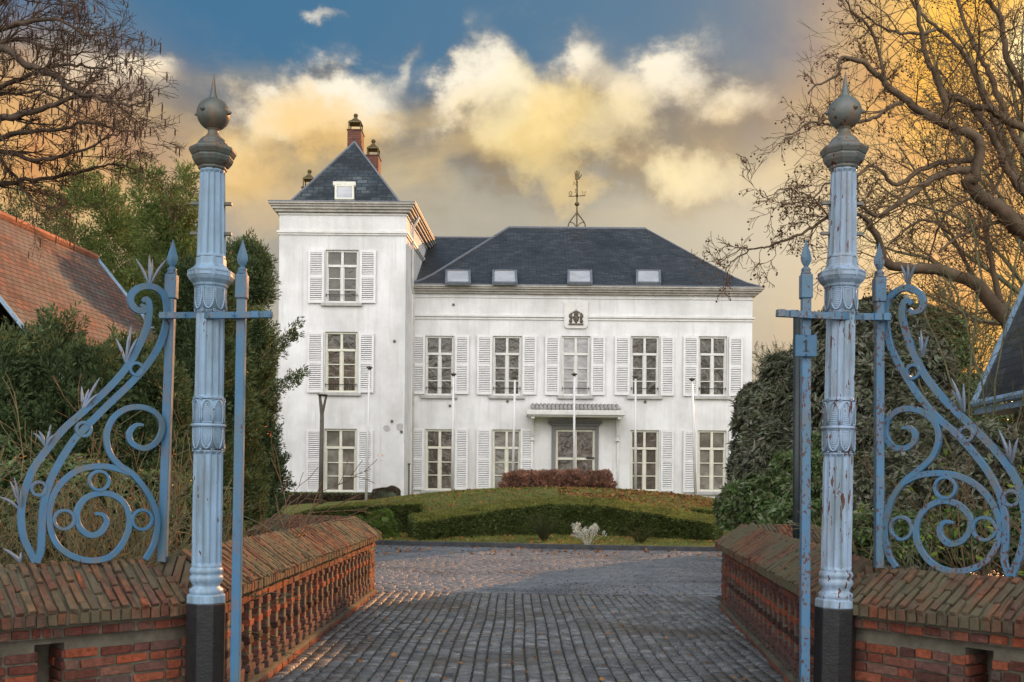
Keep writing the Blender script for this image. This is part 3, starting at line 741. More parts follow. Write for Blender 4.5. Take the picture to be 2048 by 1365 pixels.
def solid_wall(t_, p, q, half, zr, ze, seed, ha=.0, hb=.0, vis=1, gap=None):
    coping(p, q, half, zr, ze, t_, seed, ha=ha, hb=hb, row=.21)
    p = Vector((p[0], p[1], 0)); q = Vector((q[0], q[1], 0))
    A, B = (p, q) if vis > 0 else (q, p)
    d = (B-A).normalized(); n = Vector((d.y, -d.x, 0)); f = half-.10; L = (B-A).length
    def u_at(px): return (PP(px, 1300, A+n*f, n)-A-n*f).dot(d)
    g0, g1 = sorted((u_at(gap[0]), u_at(gap[1]))); zt = ze-.20
    mo = MB(); slab(mo, A, B, -f, f-.26, -.8, ze-.10); slab(mo, A, B, f-.258, f+.035, ze-.16, ze-.083); slab(mo, A, B, f-.258, f-.012, zt, ze-.161)
    for a0, a1 in ((0, g0), (g1, L)): slab(mo, A+d*a0, A+d*a1, f-.258, f-.012, -.8, zt)
    mo.build('wall_core', M_mortar, t_)
    masonry(A, B, ze-.155, ze-.10, t_, seed+1, 'corbel_course', off=f+.042, bl=.10)
    masonry(A, B, zt, ze-.165, t_, seed+2, 'brickwork', off=f)
    masonry(A, A+d*g0, -.78, zt-.005, t_, seed+3, 'brickwork', off=f); masonry(A+d*g1, B, -.78, zt-.005, t_, seed+4, 'brickwork', off=f)
    # rough brick returns inside the recess
    for gg, sg in ((g0, 1), (g1, -1)):
        a_ = A+d*(gg+sg*.012)+n*(f-.01); b_ = A+d*(gg+sg*.012)+n*(f-.24)
        if sg > 0: masonry(b_, a_, -.78, zt-.005, t_, seed+5, 'reveal_brick', off=.02) if False else masonry(a_, b_, -.78, zt-.005, t_, seed+5, 'reveal_brick', off=0)
        else: masonry(b_, a_, -.78, zt-.005, t_, seed+6, 'reveal_brick', off=0)
    return A, B, d, n, f

ZR, ZE = 1.12, .873
# left parapet
tl = thing('brick_parapet', 'sunlit red brick bridge parapet with balusters on the left of the driveway', 'wall', (-2.28, 7.3, 0), 'brick parapets of the bridge')
long_wall(tl, (-2.27, 6.78), (-2.25, 15.0), .34, ZR, ZE, 1, 11, 25)
coping((-2.3, 15.05), (-3.9, 16.1), .34, ZR-.01, ZE, tl, 21, hb=.3)
mo = MB(); slab(mo, (-2.3, 15.05), (-3.9, 16.1), -.24, .24, -.3, ZE-.07); mo.build('wing_core', M_brickwall, tl, uv=True)
# right parapet
tr_ = thing('brick_parapet', 'shaded red brick bridge parapet with balusters on the right of the driveway', 'wall', (2.4, 7.0, 0), 'brick parapets of the bridge')
long_wall(tr_, (2.38, 6.6), (3.02, 13.5), .33, ZR-.01, ZE, -1, 31, 22)
coping((3.0, 13.5), (4.35, 13.9), .32, ZR-.02, ZE-.01, tr_, 41, hb=.3)
mo = MB(); slab(mo, (3.0, 13.5), (4.35, 13.9), -.24, .24, -.3, ZE-.07); mo.build('wing_core', M_brickwall, tr_, uv=True)
# front wing walls, flaring towards the camera
lw = thing('brick_wing_wall', 'low red brick wall with pitched coping under the left iron scrollwork', 'wall', (-3.0, 6.3, 0), 'brick wing walls at the gate')
LWa, LWb = Vector((-2.27, 7.02, 0)), Vector((-4.4, 5.1, 0))
A, B, d, n, f = solid_wall(lw, LWa, LWb, .40, 1.077, .82, 51, ha=.28, vis=-1, gap=(70, 130))
rw = thing('brick_wing_wall', 'low red brick wall with pitched coping under the right iron scrollwork', 'wall', (2.9, 5.9, 0), 'brick wing walls at the gate')
RWa, RWb = Vector((2.25, 6.82, 0)), Vector((3.95, 4.7, 0))
A, B, d, n, f = solid_wall(rw, RWa, RWb, .37, 1.075, .885, 61, ha=.25, vis=1, gap=(1928, 1985))

# ================================================================ GATE COLUMNS
S = 6.6/F
def column(name, label, base_px, top_px, D, matc, matb, seed, chipmat):
    Ss = D/F
    pb = P(base_px[0], base_px[1], D); pt = P(top_px[0], top_px[1], D)
    def zz(y): return P(base_px[0], y, D).z
    loc = Vector((pb.x, D, 0)); lean = math.atan2(pt.x-pb.x, pt.z-pb.z)
    loc.x = pb.x - math.tan(lean)*pb.z
    t_ = thing(name, label, 'column', loc, 'cast iron gate columns')
    B0 = loc.copy()
    dy = base_px[1]-1190   # small vertical offset between both columns
    sc = (P(0, base_px[1], D).z-P(0, top_px[1], D).z)/(P(0, 1190, 6.6).z-P(0, 225, 6.6).z)
    zb = pb.z
    def H(y): return zb + (1190-y)*S*sc     # height for a photo row of the left column
    q = S*sc
    MB().lathe(B0, [(-.3, 40*q), (H(1206), 40*q), (H(1204), 38*q)], 8, math.pi/8+.25).build('plinth', M_black, t_, bevel=.004)
    MB().lathe(B0, [(H(1206), 38.5*q), (H(1203), 39.5*q), (H(1190), 39.5*q), (H(1187), 35*q)], 8, math.pi/8+.25).build('plinth_cap', matc, t_, bevel=.002)
    prof = [(1190,31),(1184,33),(1178,33),(1174,27),(1170,26),(1164,30),(1158,33),(1152,32),(1149,29),(1146,31),(1141,33),(1136,31),(1133,28.5)]
    MB().lathe(B0, [(H(y), r*q) for y, r in prof], 40).build('base_moulding', matc, t_, smooth=True, bevel=0)
    def fl(a, z): 
        return 1 - .10*(abs(math.sin(a*7)))**.6
    def flinv(a, z):
        c = abs(math.cos(a*7)); return 1 - .135*math.sqrt(max(0, 1-(1-c)**2)) if c > .25 else 1.0
    def fluted(y0, y1, r0, r1, nm='shaft'):
        pr = [(y0, r0, 0), (y0-3, r0, 0), (y0-8, r0, 1), (y1+8, r1, 1), (y1+3, r1, 0), (y1, r1, 0)]
        mb = MB(); n = 112; b = 0
        for (y, r, fl_) in pr:
            for k in range(n):
                a = 2*math.pi*k/n; rr = r*q*(flinv(a, 0) if fl_ else 1); mb.v.append((B0.x+rr*math.cos(a), B0.y+rr*math.sin(a), H(y)))
        for i in range(len(pr)-1):
            for k in range(n): mb.f.append((i*n+k, i*n+(k+1) % n, (i+1)*n+(k+1) % n, (i+1)*n+k))
        mb.build(nm, matc, t_)
    fluted(1133, 901, 29, 28.6); fluted(799, 622, 28.2, 27.6); fluted(517, 342, 28, 24.5)
    # arcade bands
    def arcade(y0, y1, r, down, nm='arcade_band'):
        MB().lathe(B0, [(H(y0), r*q), (H(y1), r*q)], 40).build(nm, matc, t_, smooth=True)
        mb = MB(); n = 8; h0, h1 = H(y0), H(y1)
        fr = MB()
        for k in range(n):
            a0 = 2*math.pi*k/n + .15; hw = math.pi/n*.86
            pts = []
            for i in range(11):
                u = i/10*2-1; pts.append((a0+u*hw, .50+.48*(1-abs(u)**1.7)**.62))
            pts = [(a0-hw, .04), (a0-hw, .28)]+pts+[(a0+hw, .28), (a0+hw, .04), (a0-hw, .04)]
            def pos(a, z_, rr):
                z_ = z_ if not down else 1-z_
                return (B0.x+rr*math.cos(a), B0.y+rr*math.sin(a), h0+(h1-h0)*z_)
            fr.tube([pos(a, z_, (r+1.2)*q) for a, z_ in pts], .0052, 6)
            tip = pos(a0+math.pi/n, .78, (r+1.5)*q)
            fr.add([], [])
            rp = []
            for j in range(10):
                b_ = 2*math.pi*j/10; rp.append((B0.x+(r+1.5)*q*math.cos(a0+math.pi/n+math.cos(b_)*.085), B0.y+(r+1.5)*q*math.sin(a0+math.pi/n+math.cos(b_)*.085), (h1 if not down else h0)+math.sin(b_)*.0085+(.008 if not down else -.008)))
            rp.append(rp[0]); fr.tube(rp, .0035, 5, cap=False)
            for j in range(10):
                zf = .12+.70*j/9; w = hw*.70*(1 if zf < .5 else math.sqrt(max(.05, 1-((zf-.5)/.5)**2)))
                mb.tube([pos(a0-w, zf, (r+.3)*q), pos(a0, zf, (r+.5)*q), pos(a0+w, zf, (r+.3)*q)], .0034, 4)
        fr.build('arch_tracery', matc, t_, smooth=True); mb.build('louvre_ribs', matc, t_)
    arcade(899, 855, 29.5, True); arcade(848, 801, 29.5, False); arcade(622, 577, 29.5, True)
    MB().lathe(B0, [(H(856), 30*q), (H(855), 33*q), (H(852), 35*q), (H(849), 33*q), (H(848), 30*q)], 40).build('ring_band', matc, t_, smooth=True)
    # octagonal middle capital
    pr = [(577,30),(574,33),(570,34),(563,41),(558,43.5),(556,44),(545,44),(543,41),(537,33),(531,29),(519,29),(517,27.5)]
    MB().lathe(B0, [(H(y), r*q*1.03) for y, r in pr], 8, math.pi/8).build('middle_capital', matc, t_, bevel=.003)
    pn = MB()
    for k in range(8):
        a = math.pi/4*k; rr = 44*q*1.03*math.cos(math.pi/8); c = Vector((B0.x+rr*math.cos(a), B0.y+rr*math.sin(a), (H(556)+H(545))/2))
        M_ = Matrix.Rotation(a, 3, 'Z')
        for dz in (-1, 1): pn.cbox(c+Vector((0, 0, dz*.014)), (.008, .086, .006), M_)
        for ds in (-1, 1): pn.cbox(c+M_ @ Vector((0, ds*.044, 0)), (.008, .006, .034), M_)
    pn.build('panel_moulding', matc, t_)
    # top capital and finial
    pr = [(343,25),(340,28),(336,28),(334,31),(326,37),(318,40),(316,38.5),(314,41),(306,45),(302,45.5),(300,44),(297,37),(291,30),(287,28),(284,25)]
    MB().lathe(B0, [(H(y), r*q*1.03) for y, r in pr], 8, math.pi/8).build('top_capital', matb, t_, bevel=.003)
    pr = [(288,27),(284,26),(280,23),(275,16),(270,12),(265,10),(261,10.5),(259,13),(257,13),(255,9)]
    MB().lathe(B0, [(H(y), r*q) for y, r in pr], 32).build('neck', matb, t_, smooth=True)
    cz = H(229); pr = [(cz-32.5*q*math.cos(i*math.pi/20), max(.001, 32.5*q*math.sin(i*math.pi/20))) for i in range(21)]
    MB().lathe(B0, pr, 40).build('ball', matb, t_, smooth=True)
    MB().lathe(B0, [(H(200), 10.5*q), (H(196), 9.5*q), (H(190), 7*q), (H(148), .8*q), (H(147), .1*q)], 20).build('spike', matb, t_, smooth=True)
    st = MB()
    for a in (R(-12), R(-112) if seed == 1 else R(-70), R(172), R(60)):
        dd = Vector((math.cos(a), math.sin(a), .0)); c = Vector((B0.x, B0.y, cz+.003))
        st.tube([c+dd*31*q, c+dd*35*q, c+dd*40*q], [5.0*q, 4.2*q, .8*q], 10)
    st.build('stud', matb, t_, smooth=True)
    for y in (408, 468):
        mb = MB(); mb.box(B0.x-43*q, B0.x+40*q, B0.y-.012, B0.y+.012, H(y)-3.2*q, H(y)+3.2*q)
        mb.build('rung', matb, t_, bevel=.002)
    t_.rotation_euler = (0, lean, 0)
    return t_, B0, H, q
colL, BL_, HL, qL = column('gate_column', 'left pale blue cast iron gate column with dark weathered spiked ball', (412.5, 1190), (427, 225), 6.6, M_col_l, M_ball_l, 1, None)
colR, BR_, HR, qR = column('gate_column', 'right pale blue cast iron gate column with badly chipped paint and spiked ball', (1671, 1199), (1689.5, 222), 6.47, M_col_r, M_ball_r, 2, None)

def spear_post(label, top, bot, D, w, mat, group='spear topped iron bars of the gate', tip_y=478):
    pt = P(top[0], top[1], D); pb = P(bot[0], bot[1], D)
    lean = math.atan2(pt.x-pb.x, pt.z-pb.z); L = (pt-pb).length
    t_ = thing('spear_post', label, 'iron bar', pb, group); s_ = D/F
    z = lambda y: (bot[1]-y)*s_ + pb.z
    B0 = pb
    mb = MB(); mb.box(B0.x-w/2*s_, B0.x+w/2*s_, D-.024, D+.024, pb.z, z(top[1])); mb.build('bar', mat, t_, bevel=.003)
    y0 = top[1]   # top of sleeve
    MB().box(B0.x-11.5*s_, B0.x+11.5*s_, D-.034, D+.034, z(y0+52), z(y0+4)).build('sleeve', mat, t_, bevel=.006, seg=2)
    MB().lathe((B0.x, D, 0), [(z(y0+5), 8*s_), (z(y0+1), 10.5*s_), (z(y0-3), 8*s_), (z(y0-5), 9.5*s_), (z(y0-8), 9*s_), (z(y0-11), 5.5*s_)], 16).build('collar', mat, t_, smooth=True)
    pr = [(-10, 4.5), (-13, 4.6), (-18, 8), (-24, 10.6), (-30, 11.2), (-40, 8.6), (-52, 4.8), (-62, 1.8), (-68, .2)]
    mb = MB(); b = 0
    for dy_, r in pr:
        for k in range(4):
            a = k*math.pi/2; rr = r*s_*(1 if k % 2 == 0 else .55)
            mb.v.append((B0.x+rr*math.cos(a), D+rr*math.sin(a), z(y0+dy_)))
    for i in range(len(pr)-1):
        for k in range(4): mb.f.append((i*4+k, i*4+(k+1) % 4, (i+1)*4+(k+1) % 4, (i+1)*4+k))
    mb.build('spearhead', mat, t_, bevel=0)
    t_.rotation_euler = (0, lean, 0); return t_
spear_post('tall iron bar with spear tip standing just right of the left gate column', (484.5, 546), (469, 1440), 6.58, 18, M_iron_l)
spear_post('shorter iron bar with spear tip standing on the wall left of the left gate column', (344, 546), (325, 1124), 6.9, 17, M_iron_l)
spear_post('tall iron bar with spear tip and number plate left of the right gate column', (1612, 546), (1609, 1440), 6.47, 18, M_iron_r)
spear_post('shorter iron bar with spear tip standing on the wall right of the right gate column', (1758.5, 553), (1758, 1136), 6.62, 17, M_iron_r)
def arm(label, pts, h, mat, rust=None):
    mb = MB(); c = pts[len(pts)//2]
    t_ = thing('cross_arm', label, 'iron arm', c, 'iron cross arms on the gate columns')
    for a, b in zip(pts[:-1], pts[1:]):
        mb.strip([a, b], h, .022, Vector((0, -1, 0)))
    mb.build('flat_bar', mat, t_, bevel=.003)
    for k in (0.12, .45):
        for a, b in ((pts[0], pts[1]), (pts[-1], pts[-2])):
            p = a.lerp(b, k); MB().cbox(p+Vector((0, -.018, 0)), (.05, .016, h*1.05)).build('clamp', mat, t_, bevel=.003)
    for p in pts: MB().lathe((p.x, p.y-.03, p.z-.006), [(0, .001), (.0, .008), (.012, .008)], 6).build('bolt', mat, t_)
    return t_
arm('blue iron cross arm clamped round the left gate column', [P(322, 632, 6.86), P(372, 631, 6.72), P(419, 631, 6.49), P(470, 631, 6.53), P(545, 630, 6.54)], .042, M_iron_l)
arm('rust stained iron cross arm clamped round the right gate column', [P(1552, 627, 6.42), P(1630, 631, 6.41), P(1683, 633, 6.36), P(1725, 634, 6.5), P(1778, 635, 6.56)], .045, M_iron_r)
# number plate
ns_ = thing('number_plate', 'small square blue house number plate reading 1', 'sign', P(1612, 692, 6.43))
c = P(1612, 692, 6.42); MB().box(c.x-.069, c.x+.069, c.y-.004, c.y+.004, c.z-.069, c.z+.069).build('plate', simple('plate_blue', (.035,.12,.22), .4, 0, 9, .12), ns_, bevel=.004)
dg = MB(); y_ = c.y-.0065; k = .0016
def pl(x0, x1, z0, z1): dg.box(c.x+x0*k, c.x+x1*k, y_-.002, y_+.002, c.z+z0*k, c.z+z1*k)
pl(-3, 3, -19, 22); pl(-9, 9, -23, -19)
dg.add([Vector((c.x+a*k, y_+e, c.z+b*k)) for e in (-.002, .002) for a, b in ((-3, 22), (-11, 16), (-11, 11), (-3, 15))], [(3,2,1,0),(4,5,6,7),(0,1,5,4),(1,2,6,5),(2,3,7,6),(3,0,4,7)])
dg.build('numeral', M_black, ns_)
sc_ = MB()
for dz in (-.058, .060): sc_.cbox(c+Vector((0, -.006, dz)), (.008, .006, .008))
sc_.build('screw', M_black, ns_)

# ================================================================ SCROLLWORK
def scroll(label, p0, dirv, strands, rings, sprays_, mat, base, seed):
    n = Vector((dirv[1], -dirv[0], 0)).normalized()
    if n.y > 0: n = -n
    p0 = Vector((p0[0], p0[1], 0)); t_ = thing('iron_scroll_panel', label, 'ironwork', base, 'iron scroll panels beside the gate')
    pp = lambda x, y: PP(x, y, p0, n)
    for k, (pts, w, tp) in enumerate(strands):
        q = spl([pp(*a) for a in pts], 6); m = len(q)
        tpr = [1.0]*m
        if tp:
            for i in range(m):
                e = i/(m-1)
                if tp & 1: tpr[i] = min(tpr[i], .45+e*6)
                if tp & 2: tpr[i] = min(tpr[i], .45+(1-e)*6)
        MB().strip(q, w*S, .024+.002*(k % 3), n, taper=tpr).build('scroll', mat, t_, bevel=.003)
    for x, y, r in rings:
        c = pp(x, y); tx = Vector((0, 0, 1)).cross(n)
        q = [c + (tx*math.cos(a)+UP*math.sin(a))*(r*S) for a in np.linspace(0, 2*math.pi, 25)[:-1]]
        MB().strip(q, 6.5*S, .032, n, closed=True).build('ring', mat, t_, bevel=.003)
    for (bx, by), tips_ in sprays_:
        mb = MB()
        for i, (tx_, ty_) in enumerate(tips_):
            a = pp(bx, by); b = pp(tx_, ty_); mid = a.lerp(b, .5) + (pp(bx, by-18)-a)*.25*(1 if abs(tx_-bx) > 8 else 0) + n*(.012*(i-1))
            q = spl([a, mid, b+n*(.02*(i-1.2))], 5)
            mb.tube(q, [.0045, .006, .008, .0095, .0105, .0105, .0095, .008, .006, .0035, .001][:len(q)], 5)
        mb.build('leaf_spray', M_leafiron, t_, smooth=True)
    return t_
LS = [([(284,604),(291,599),(297,606),(298,622),(294,652),(278,692),(256,731),(220,774),(165,825),(128,858),(96,897),(67,938),(48,987),(42,1035),(48,1078),(70,1124)], 13, 1),
      ([(281,610),(289,616),(287,621),(275,621),(264,612),(261,594),(274,578),(297,573),(317,580),(330,598),(334,625),(330,656),(319,690),(294,730),(258,770),(220,806),(186,840),(148,880),(112,938),(92,986),(85,1026),(83,1063),(81,1100),(72,1126)], 13, 1),
      ([(287,851),(272,851),(259,865),(260,882),(272,893),(291,897),(311,886),(323,864),(322,842),(307,824),(282,815),(253,818),(227,836),(214,864),(214,890),(222,912),(240,932),(266,950),(292,982),(310,1019),(314,1052),(307,1089),(290,1120)], 12, 1),
      ([(262,948),(229,937),(198,933),(159,940),(126,963),(104,997),(98,1038),(107,1078),(129,1104),(163,1119),(195,1121),(224,1111),(248,1082),(259,1045),(251,1012),(229,992),(199,987),(170,998),(154,1023),(157,1052),(177,1070),(200,1066),(213,1045),(205,1030),(189,1028)], 12, 2)]
LR = [(272.5,739,12.5),(167,859,13.5),(77,978,13),(198,962,19),(128,1040,18.5),(284,1040,20)]
LSP = [((299,572),[(274,516),(299,509),(304,519),(330,520)]),((252,728),[(233,675),(263,650),(255,672),(271,678)]),((166,822),[(165,772),(178,778),(198,756),(194,788)]),
       ((92,896),[(69,866),(78,862),(100,850),(106,870)]),((42,1022),[(0,994),(20,962),(27,955),(39,980)]),((40,1127),[(8,1098),(22,1108),(41,1104)])]
lp0, ldir = (P(344, 1000, 6.9).x, 6.9), (-.78, -.60)
scroll('blue iron scroll panel with spirals and leaf sprays on the left wall', lp0, ldir, LS, LR, LSP, M_iron_l, PP(200, 1121, Vector((lp0[0], lp0[1], 0)), Vector((ldir[1], -ldir[0], 0)).normalized()), 1)
RS = [([(1824,609),(1818,602),(1808,607),(1805,630),(1812,664),(1829,709),(1849,749),(1884,794),(1929,839),(1974,883),(2009,923),(2034,963),(2046,1003),(2052,1048),(2044,1098),(2024,1152)], 13, 1),
      ([(1819,618),(1828,625),(1842,620),(1847,604),(1839,587),(1820,577),(1799,580),(1781,595),(1773,615),(1772,640),(1775,664),(1783,697),(1807,744),(1839,794),(1879,839),(1914,869),(1949,908),(1979,948),(2001,993),(2011,1038),(2011,1088),(2009,1122),(2020,1154)], 13, 1),
      ([(1805,857),(1820,856),(1831,869),(1826,888),(1807,898),(1783,891),(1771,866),(1777,839),(1799,821),(1829,819),(1856,831),(1874,853),(1877,883),(1864,916),(1836,942),(1809,964),(1785,998),(1773,1038),(1772,1077),(1779,1112),(1793,1136)], 12, 1),
      ([(1800,972),(1834,953),(1879,947),(1924,955),(1964,980),(1991,1018),(2001,1054),(1994,1092),(1969,1125),(1930,1142),(1889,1140),(1856,1119),(1835,1084),(1834,1048),(1852,1018),(1882,1003),(1914,1008),(1938,1031),(1941,1058),(1926,1081),(1901,1088),(1883,1074),(1881,1054),(1892,1044),(1908,1047)], 12, 2)]
RR = [(1827,744,13),(1933,869,13),(2023,997,13.5),(1891,976,20),(1803,1057,22),(1969,1058,21)]
RSP = [((1816,574),[(1798,529),(1815,527),(1820,535),(1838,530)]),((1846,716),[(1834,674),(1841,659),(1846,680),(1862,674)]),((1929,826),[(1899,779),(1902,756),(1915,785),(1932,766)]),((2024,930),[(2001,883),(1996,858),(2021,881),(2041,876)])]
rp0, rdir = (P(1770, 1000, 6.6).x, 6.6), (.62, -.66)
scroll('chipped and rust spotted blue iron scroll panel on the right wall', rp0, rdir, RS, RR, RSP, M_iron_r, PP(1900, 1140, Vector((rp0[0], rp0[1], 0)), Vector((rdir[1], -rdir[0], 0)).normalized()), 2)

# ================================================================ THE WHITE HOUSE
DT, DM = 40.0, 42.0
house = thing('white_house', 'large white stucco house with square tower, slate roofs and louvred shutters', 'house', (0, 42, 1.0))
def rc(px0, py0, px1, py1, D):     # photo rectangle -> upright rectangle on the facade plane
    c = P((px0+px1)/2, (py0+py1)/2, D); w = (px1-px0)/F*D/2; h = (py1-py0)/F*D/2
    return c.x-w, c.x+w, c.z-h, c.z+h
TX0, TX1 = P(556.5, 720, DT).x, P(810, 720, DT).x
TZ1 = P(690, 410, DT).z
MX0, MX1 = TX1, P(1504, 720, DM).x
MZ1 = P(1160, 580, DM).z
GZH = .6
def facade(name, x0, x1, z0, z1, y, holes, parent, rec=.17):
    xs_ = sorted({x0, x1}|{h[0] for h in holes}|{h[1] for h in holes}); zs_ = sorted({z0, z1}|{h[2] for h in holes}|{h[3] for h in holes}); mb = MB()
    for i in range(len(xs_)-1):
        for j in range(len(zs_)-1):
            cx, cz = (xs_[i]+xs_[i+1])/2, (zs_[j]+zs_[j+1])/2
            if any(h[0] < cx < h[1] and h[2] < cz < h[3] for h in holes): continue
            mb.add([(xs_[i],y,zs_[j]),(xs_[i+1],y,zs_[j]),(xs_[i+1],y,zs_[j+1]),(xs_[i],y,zs_[j+1])], [(0,1,2,3)])
    for a, b, c_, e in holes:
        mb.add([(a,y,c_),(a,y+rec,c_),(a,y+rec,e),(a,y,e)], [(0,1,2,3)]); mb.add([(b,y,c_),(b,y+rec,c_),(b,y+rec,e),(b,y,e)], [(3,2,1,0)])
        mb.add([(a,y,e),(a,y+rec,e),(b,y+rec,e),(b,y,e)], [(0,1,2,3)]); mb.add([(a,y,c_),(a,y+rec,c_),(b,y+rec,c_),(b,y,c_)], [(3,2,1,0)])
        mb.add([(a,y+rec,c_),(b,y+rec,c_),(b,y+rec,e),(a,y+rec,e)], [(0,1,2,3)])
    return mb.build(name, M_stucco, parent)
tw = [rc(651,500,717,606,DT), rc(650,664,715,785,DT), rc(648,858,713,984,DT)]
mu = [rc(c-28.5, 672+i*.3, c+28.5, 791+i*.4, DM) for i, c in enumerate((879, 1014, 1151.5, 1289.5, 1425))]
ml = [rc(c-28.5, 859+i*.6, c+28.5, 981+i*.6, DM) for i, c in enumerate((879, 1013, 0, 1289, 1424)) if c]
door_h = rc(1111, 859, 1190, 990, DM)
tback = DT+7.0; skew = .38
facade('tower_front_wall', TX0, TX1, GZH, TZ1, DT, tw, house)
mb = MB()
mb.add([(TX1,DT,GZH),(TX1+skew,tback,GZH),(TX1+skew,tback,TZ1),(TX1,DT,TZ1)], [(0,1,2,3)])
mb.add([(TX0,tback,GZH),(TX0,DT,GZH),(TX0,DT,TZ1),(TX0,tback,TZ1)], [(0,1,2,3)])
mb.add([(TX1+skew,tback,GZH),(TX0,tback,GZH),(TX0,tback,TZ1),(TX1+skew,tback,TZ1)], [(0,1,2,3)])
mb.build('tower_side_wall', M_stucco, house)
facade('main_front_wall', MX0, MX1, GZH, MZ1, DM, mu+ml+[door_h], house)
mb = MB(); mb.add([(MX1,DM,GZH),(MX1,DM+10.4,GZH),(MX1,DM+10.4,MZ1),(MX1,DM,MZ1)], [(0,1,2,3)]); mb.add([(MX1,DM+10.4,GZH),(MX0,DM+10.4,GZH),(MX0,DM+10.4,MZ1),(MX1,DM+10.4,MZ1)], [(0,1,2,3)])
mb.build('main_side_wall', M_stucco, house)
mb = MB(); mb.box(TX0-.01, TX1+.02, DT-.05, DT, GZH, 1.15); mb.box(MX0+.03, MX1, DM-.04, DM, GZH, 1.12); mb.build('base_course', M_trimgrey, house)

M_winup = simple('pale_window_paint', (.66,.65,.61), .5, 0, 4, .1)
def window(h, D, parent, gmat, rows=3, guard=False, sill=True, top=.3, name='window'):
    x0, x1, z0, z1 = h; y = D+.11; w = x1-x0; mb = MB(); fr = .085
    mb.box(x0+.002, x0+fr, y-.03, y+.05, z0+.002, z1-.002); mb.box(x1-fr, x1-.002, y-.03, y+.05, z0+.002, z1-.002)
    mb.box(x0+fr, x1-fr, y-.03, y+.05, z1-fr, z1-.002); mb.box(x0+fr, x1-fr, y-.03, y+.05, z0+.002, z0+fr*.9)
    zt = z1-(z1-z0)*top; cx = (x0+x1)/2
    mb.box(x0+fr, x1-fr, y-.045, y+.045, zt-.05, zt+.05)
    mb.box(cx-.055, cx+.055, y-.038, y+.04, z0+fr*.9, zt-.05); mb.box(cx-.05, cx+.05, y-.038, y+.04, zt+.05, z1-fr)
    zz = z0+fr*.9
    for k in range(1, rows):
        zc = zz+(zt-.05-zz)*k/rows
        mb.box(x0+fr, cx-.055, y-.02, y+.03, zc-.02, zc+.02); mb.box(cx+.055, x1-fr, y-.02, y+.03, zc-.02, zc+.02)
    for s_ in (-1, 1):      # sash stiles
        a, b = (x0+fr, cx-.055) if s_ < 0 else (cx+.055, x1-fr)
        mb.box(a, a+.03, y-.012, y+.02, zz, zt-.05); mb.box(b-.03, b, y-.012, y+.02, zz, zt-.05)
    o = mb.build(name, M_winframe if (gmat in (M_glass_b, M_glass_c) or h is tw[1]) else M_winup, parent, bevel=.008)
    for s_, (a, b) in ((0, (x0+fr, cx-.02)), (1, (cx+.02, x1-fr))):
        g_ = MB(); g_.add([(a, y+.025, z0+fr*.5), (b, y+.025, z0+fr*.5), (b, y+.025, z1-fr*.5), (a, y+.025, z1-fr*.5)], [(0,1,2,3)]); g_.build('pane', gmat, o)
    if sill:
        MB().box(x0-.16, x1+.16, D-.12, D+.10, z0-.14, z0-.01).build('sill', M_trimgrey, o, bevel=.01)
    if guard:
        g_ = MB(); zc = z0+.30
        g_.tube([(x0+.01, D-.03, zc), (x1-.01, D-.03, zc)], .014, 6); g_.tube([(x0+.05, D-.03, zc-.08), (x0+.05, D-.03, zc+.06)], .012, 6); g_.tube([(x1-.05, D-.03, zc-.08), (x1-.05, D-.03, zc+.06)], .012, 6)
        g_.build('guard_rail', M_black, o)
    return o
def shutter(px0, py0, px1, py1, D, parent, ang=0.0):
    x0, x1, z0, z1 = rc(px0, py0, px1, py1, D); y = D-.07; fr = .085; mb = MB()
    mb.box(x0, x0+fr, y-.025, y+.025, z0, z1); mb.box(x1-fr, x1, y-.025, y+.025, z0, z1)
    zm = (z0+z1)/2
    for a, b in ((z0, z0+.13), (zm-.06, zm+.06), (z1-.11, z1)): mb.box(x0+fr, x1-fr, y-.022, y+.022, a, b)
    for a, b in ((z0+.13, zm-.06), (zm+.06, z1-.11)):
        k = int((b-a)/.072)
        for i in range(k):
            c = Vector(((x0+x1)/2, y, a+(i+.5)*(b-a)/k)); mb.cbox(c, (x1-x0-2*fr+.004, .06, .012), Matrix.Rotation(R(52), 3, 'X'))
    mb.build('shutter', M_shutter, parent)
    bk = MB(); bk.box(x0+fr-.01, x1-fr+.01, y+.030, y+.036, z0+.05, z1-.05); bk.build('shutter_back', simple_cache('shutter_back', (.40,.385,.37)), parent)
_sc = {}
def simple_cache(n, c):
    if n not in _sc: _sc[n] = simple(n, c, .7)
    return _sc[n]
window(tw[0], DT, house, M_glass, guard=True); window(tw[1], DT, house, M_glass, guard=True); window(tw[2], DT, house, M_glass_c)
x0, x1, z0, z1 = tw[1]; mb = MB(); zt = z1-(z1-z0)*.3
for k in range(1, 12):
    x = x0+.08+(x1-x0-.16)*k/12; mb.box(x-.006, x+.006, DT+.128, DT+.132, z0+.08, zt-.05)
for k in range(1, 15):
    z = z0+.08+(zt-z0-.13)*k/15; mb.box(x0+.08, x1-.08, DT+.124, DT+.1275, z-.006, z+.006)
lead_grid = mb.build('leaded_lattice', simple('lattice', (.16,.10,.06), .6), house)
for i, h in enumerate(mu): window(h, DM, house, M_glass_p if i == 2 else M_glass, guard=True)
for i, h in enumerate(ml): window(h, DM, house, M_glass_c if i in (1, 3) else M_glass_b, sill=True)
for q in ((617,501,649,607),(720,501,752,607),(615,665,647,786),(718,667,748,786),(613,859,645,985),(715,860,746,985)): shutter(*q, DT, house)
for q in ((822,670,850,789),(910,671,938,789),(954,671,984,790),(1045,671,1073,790),(1090,672,1119,791),(1182,672,1210,791),(1229,673,1259,791),(1321,673,1348,792),(1366,673,1396,793),(1457,674,1485,793),
          (820,857,848,980),(910,857,936,980),(953,858,982,980),(1041,858,1066,980),(1321,860,1347,983),(1366,861,1394,985),(1457,862,1484,985)): shutter(*q, DM, house)

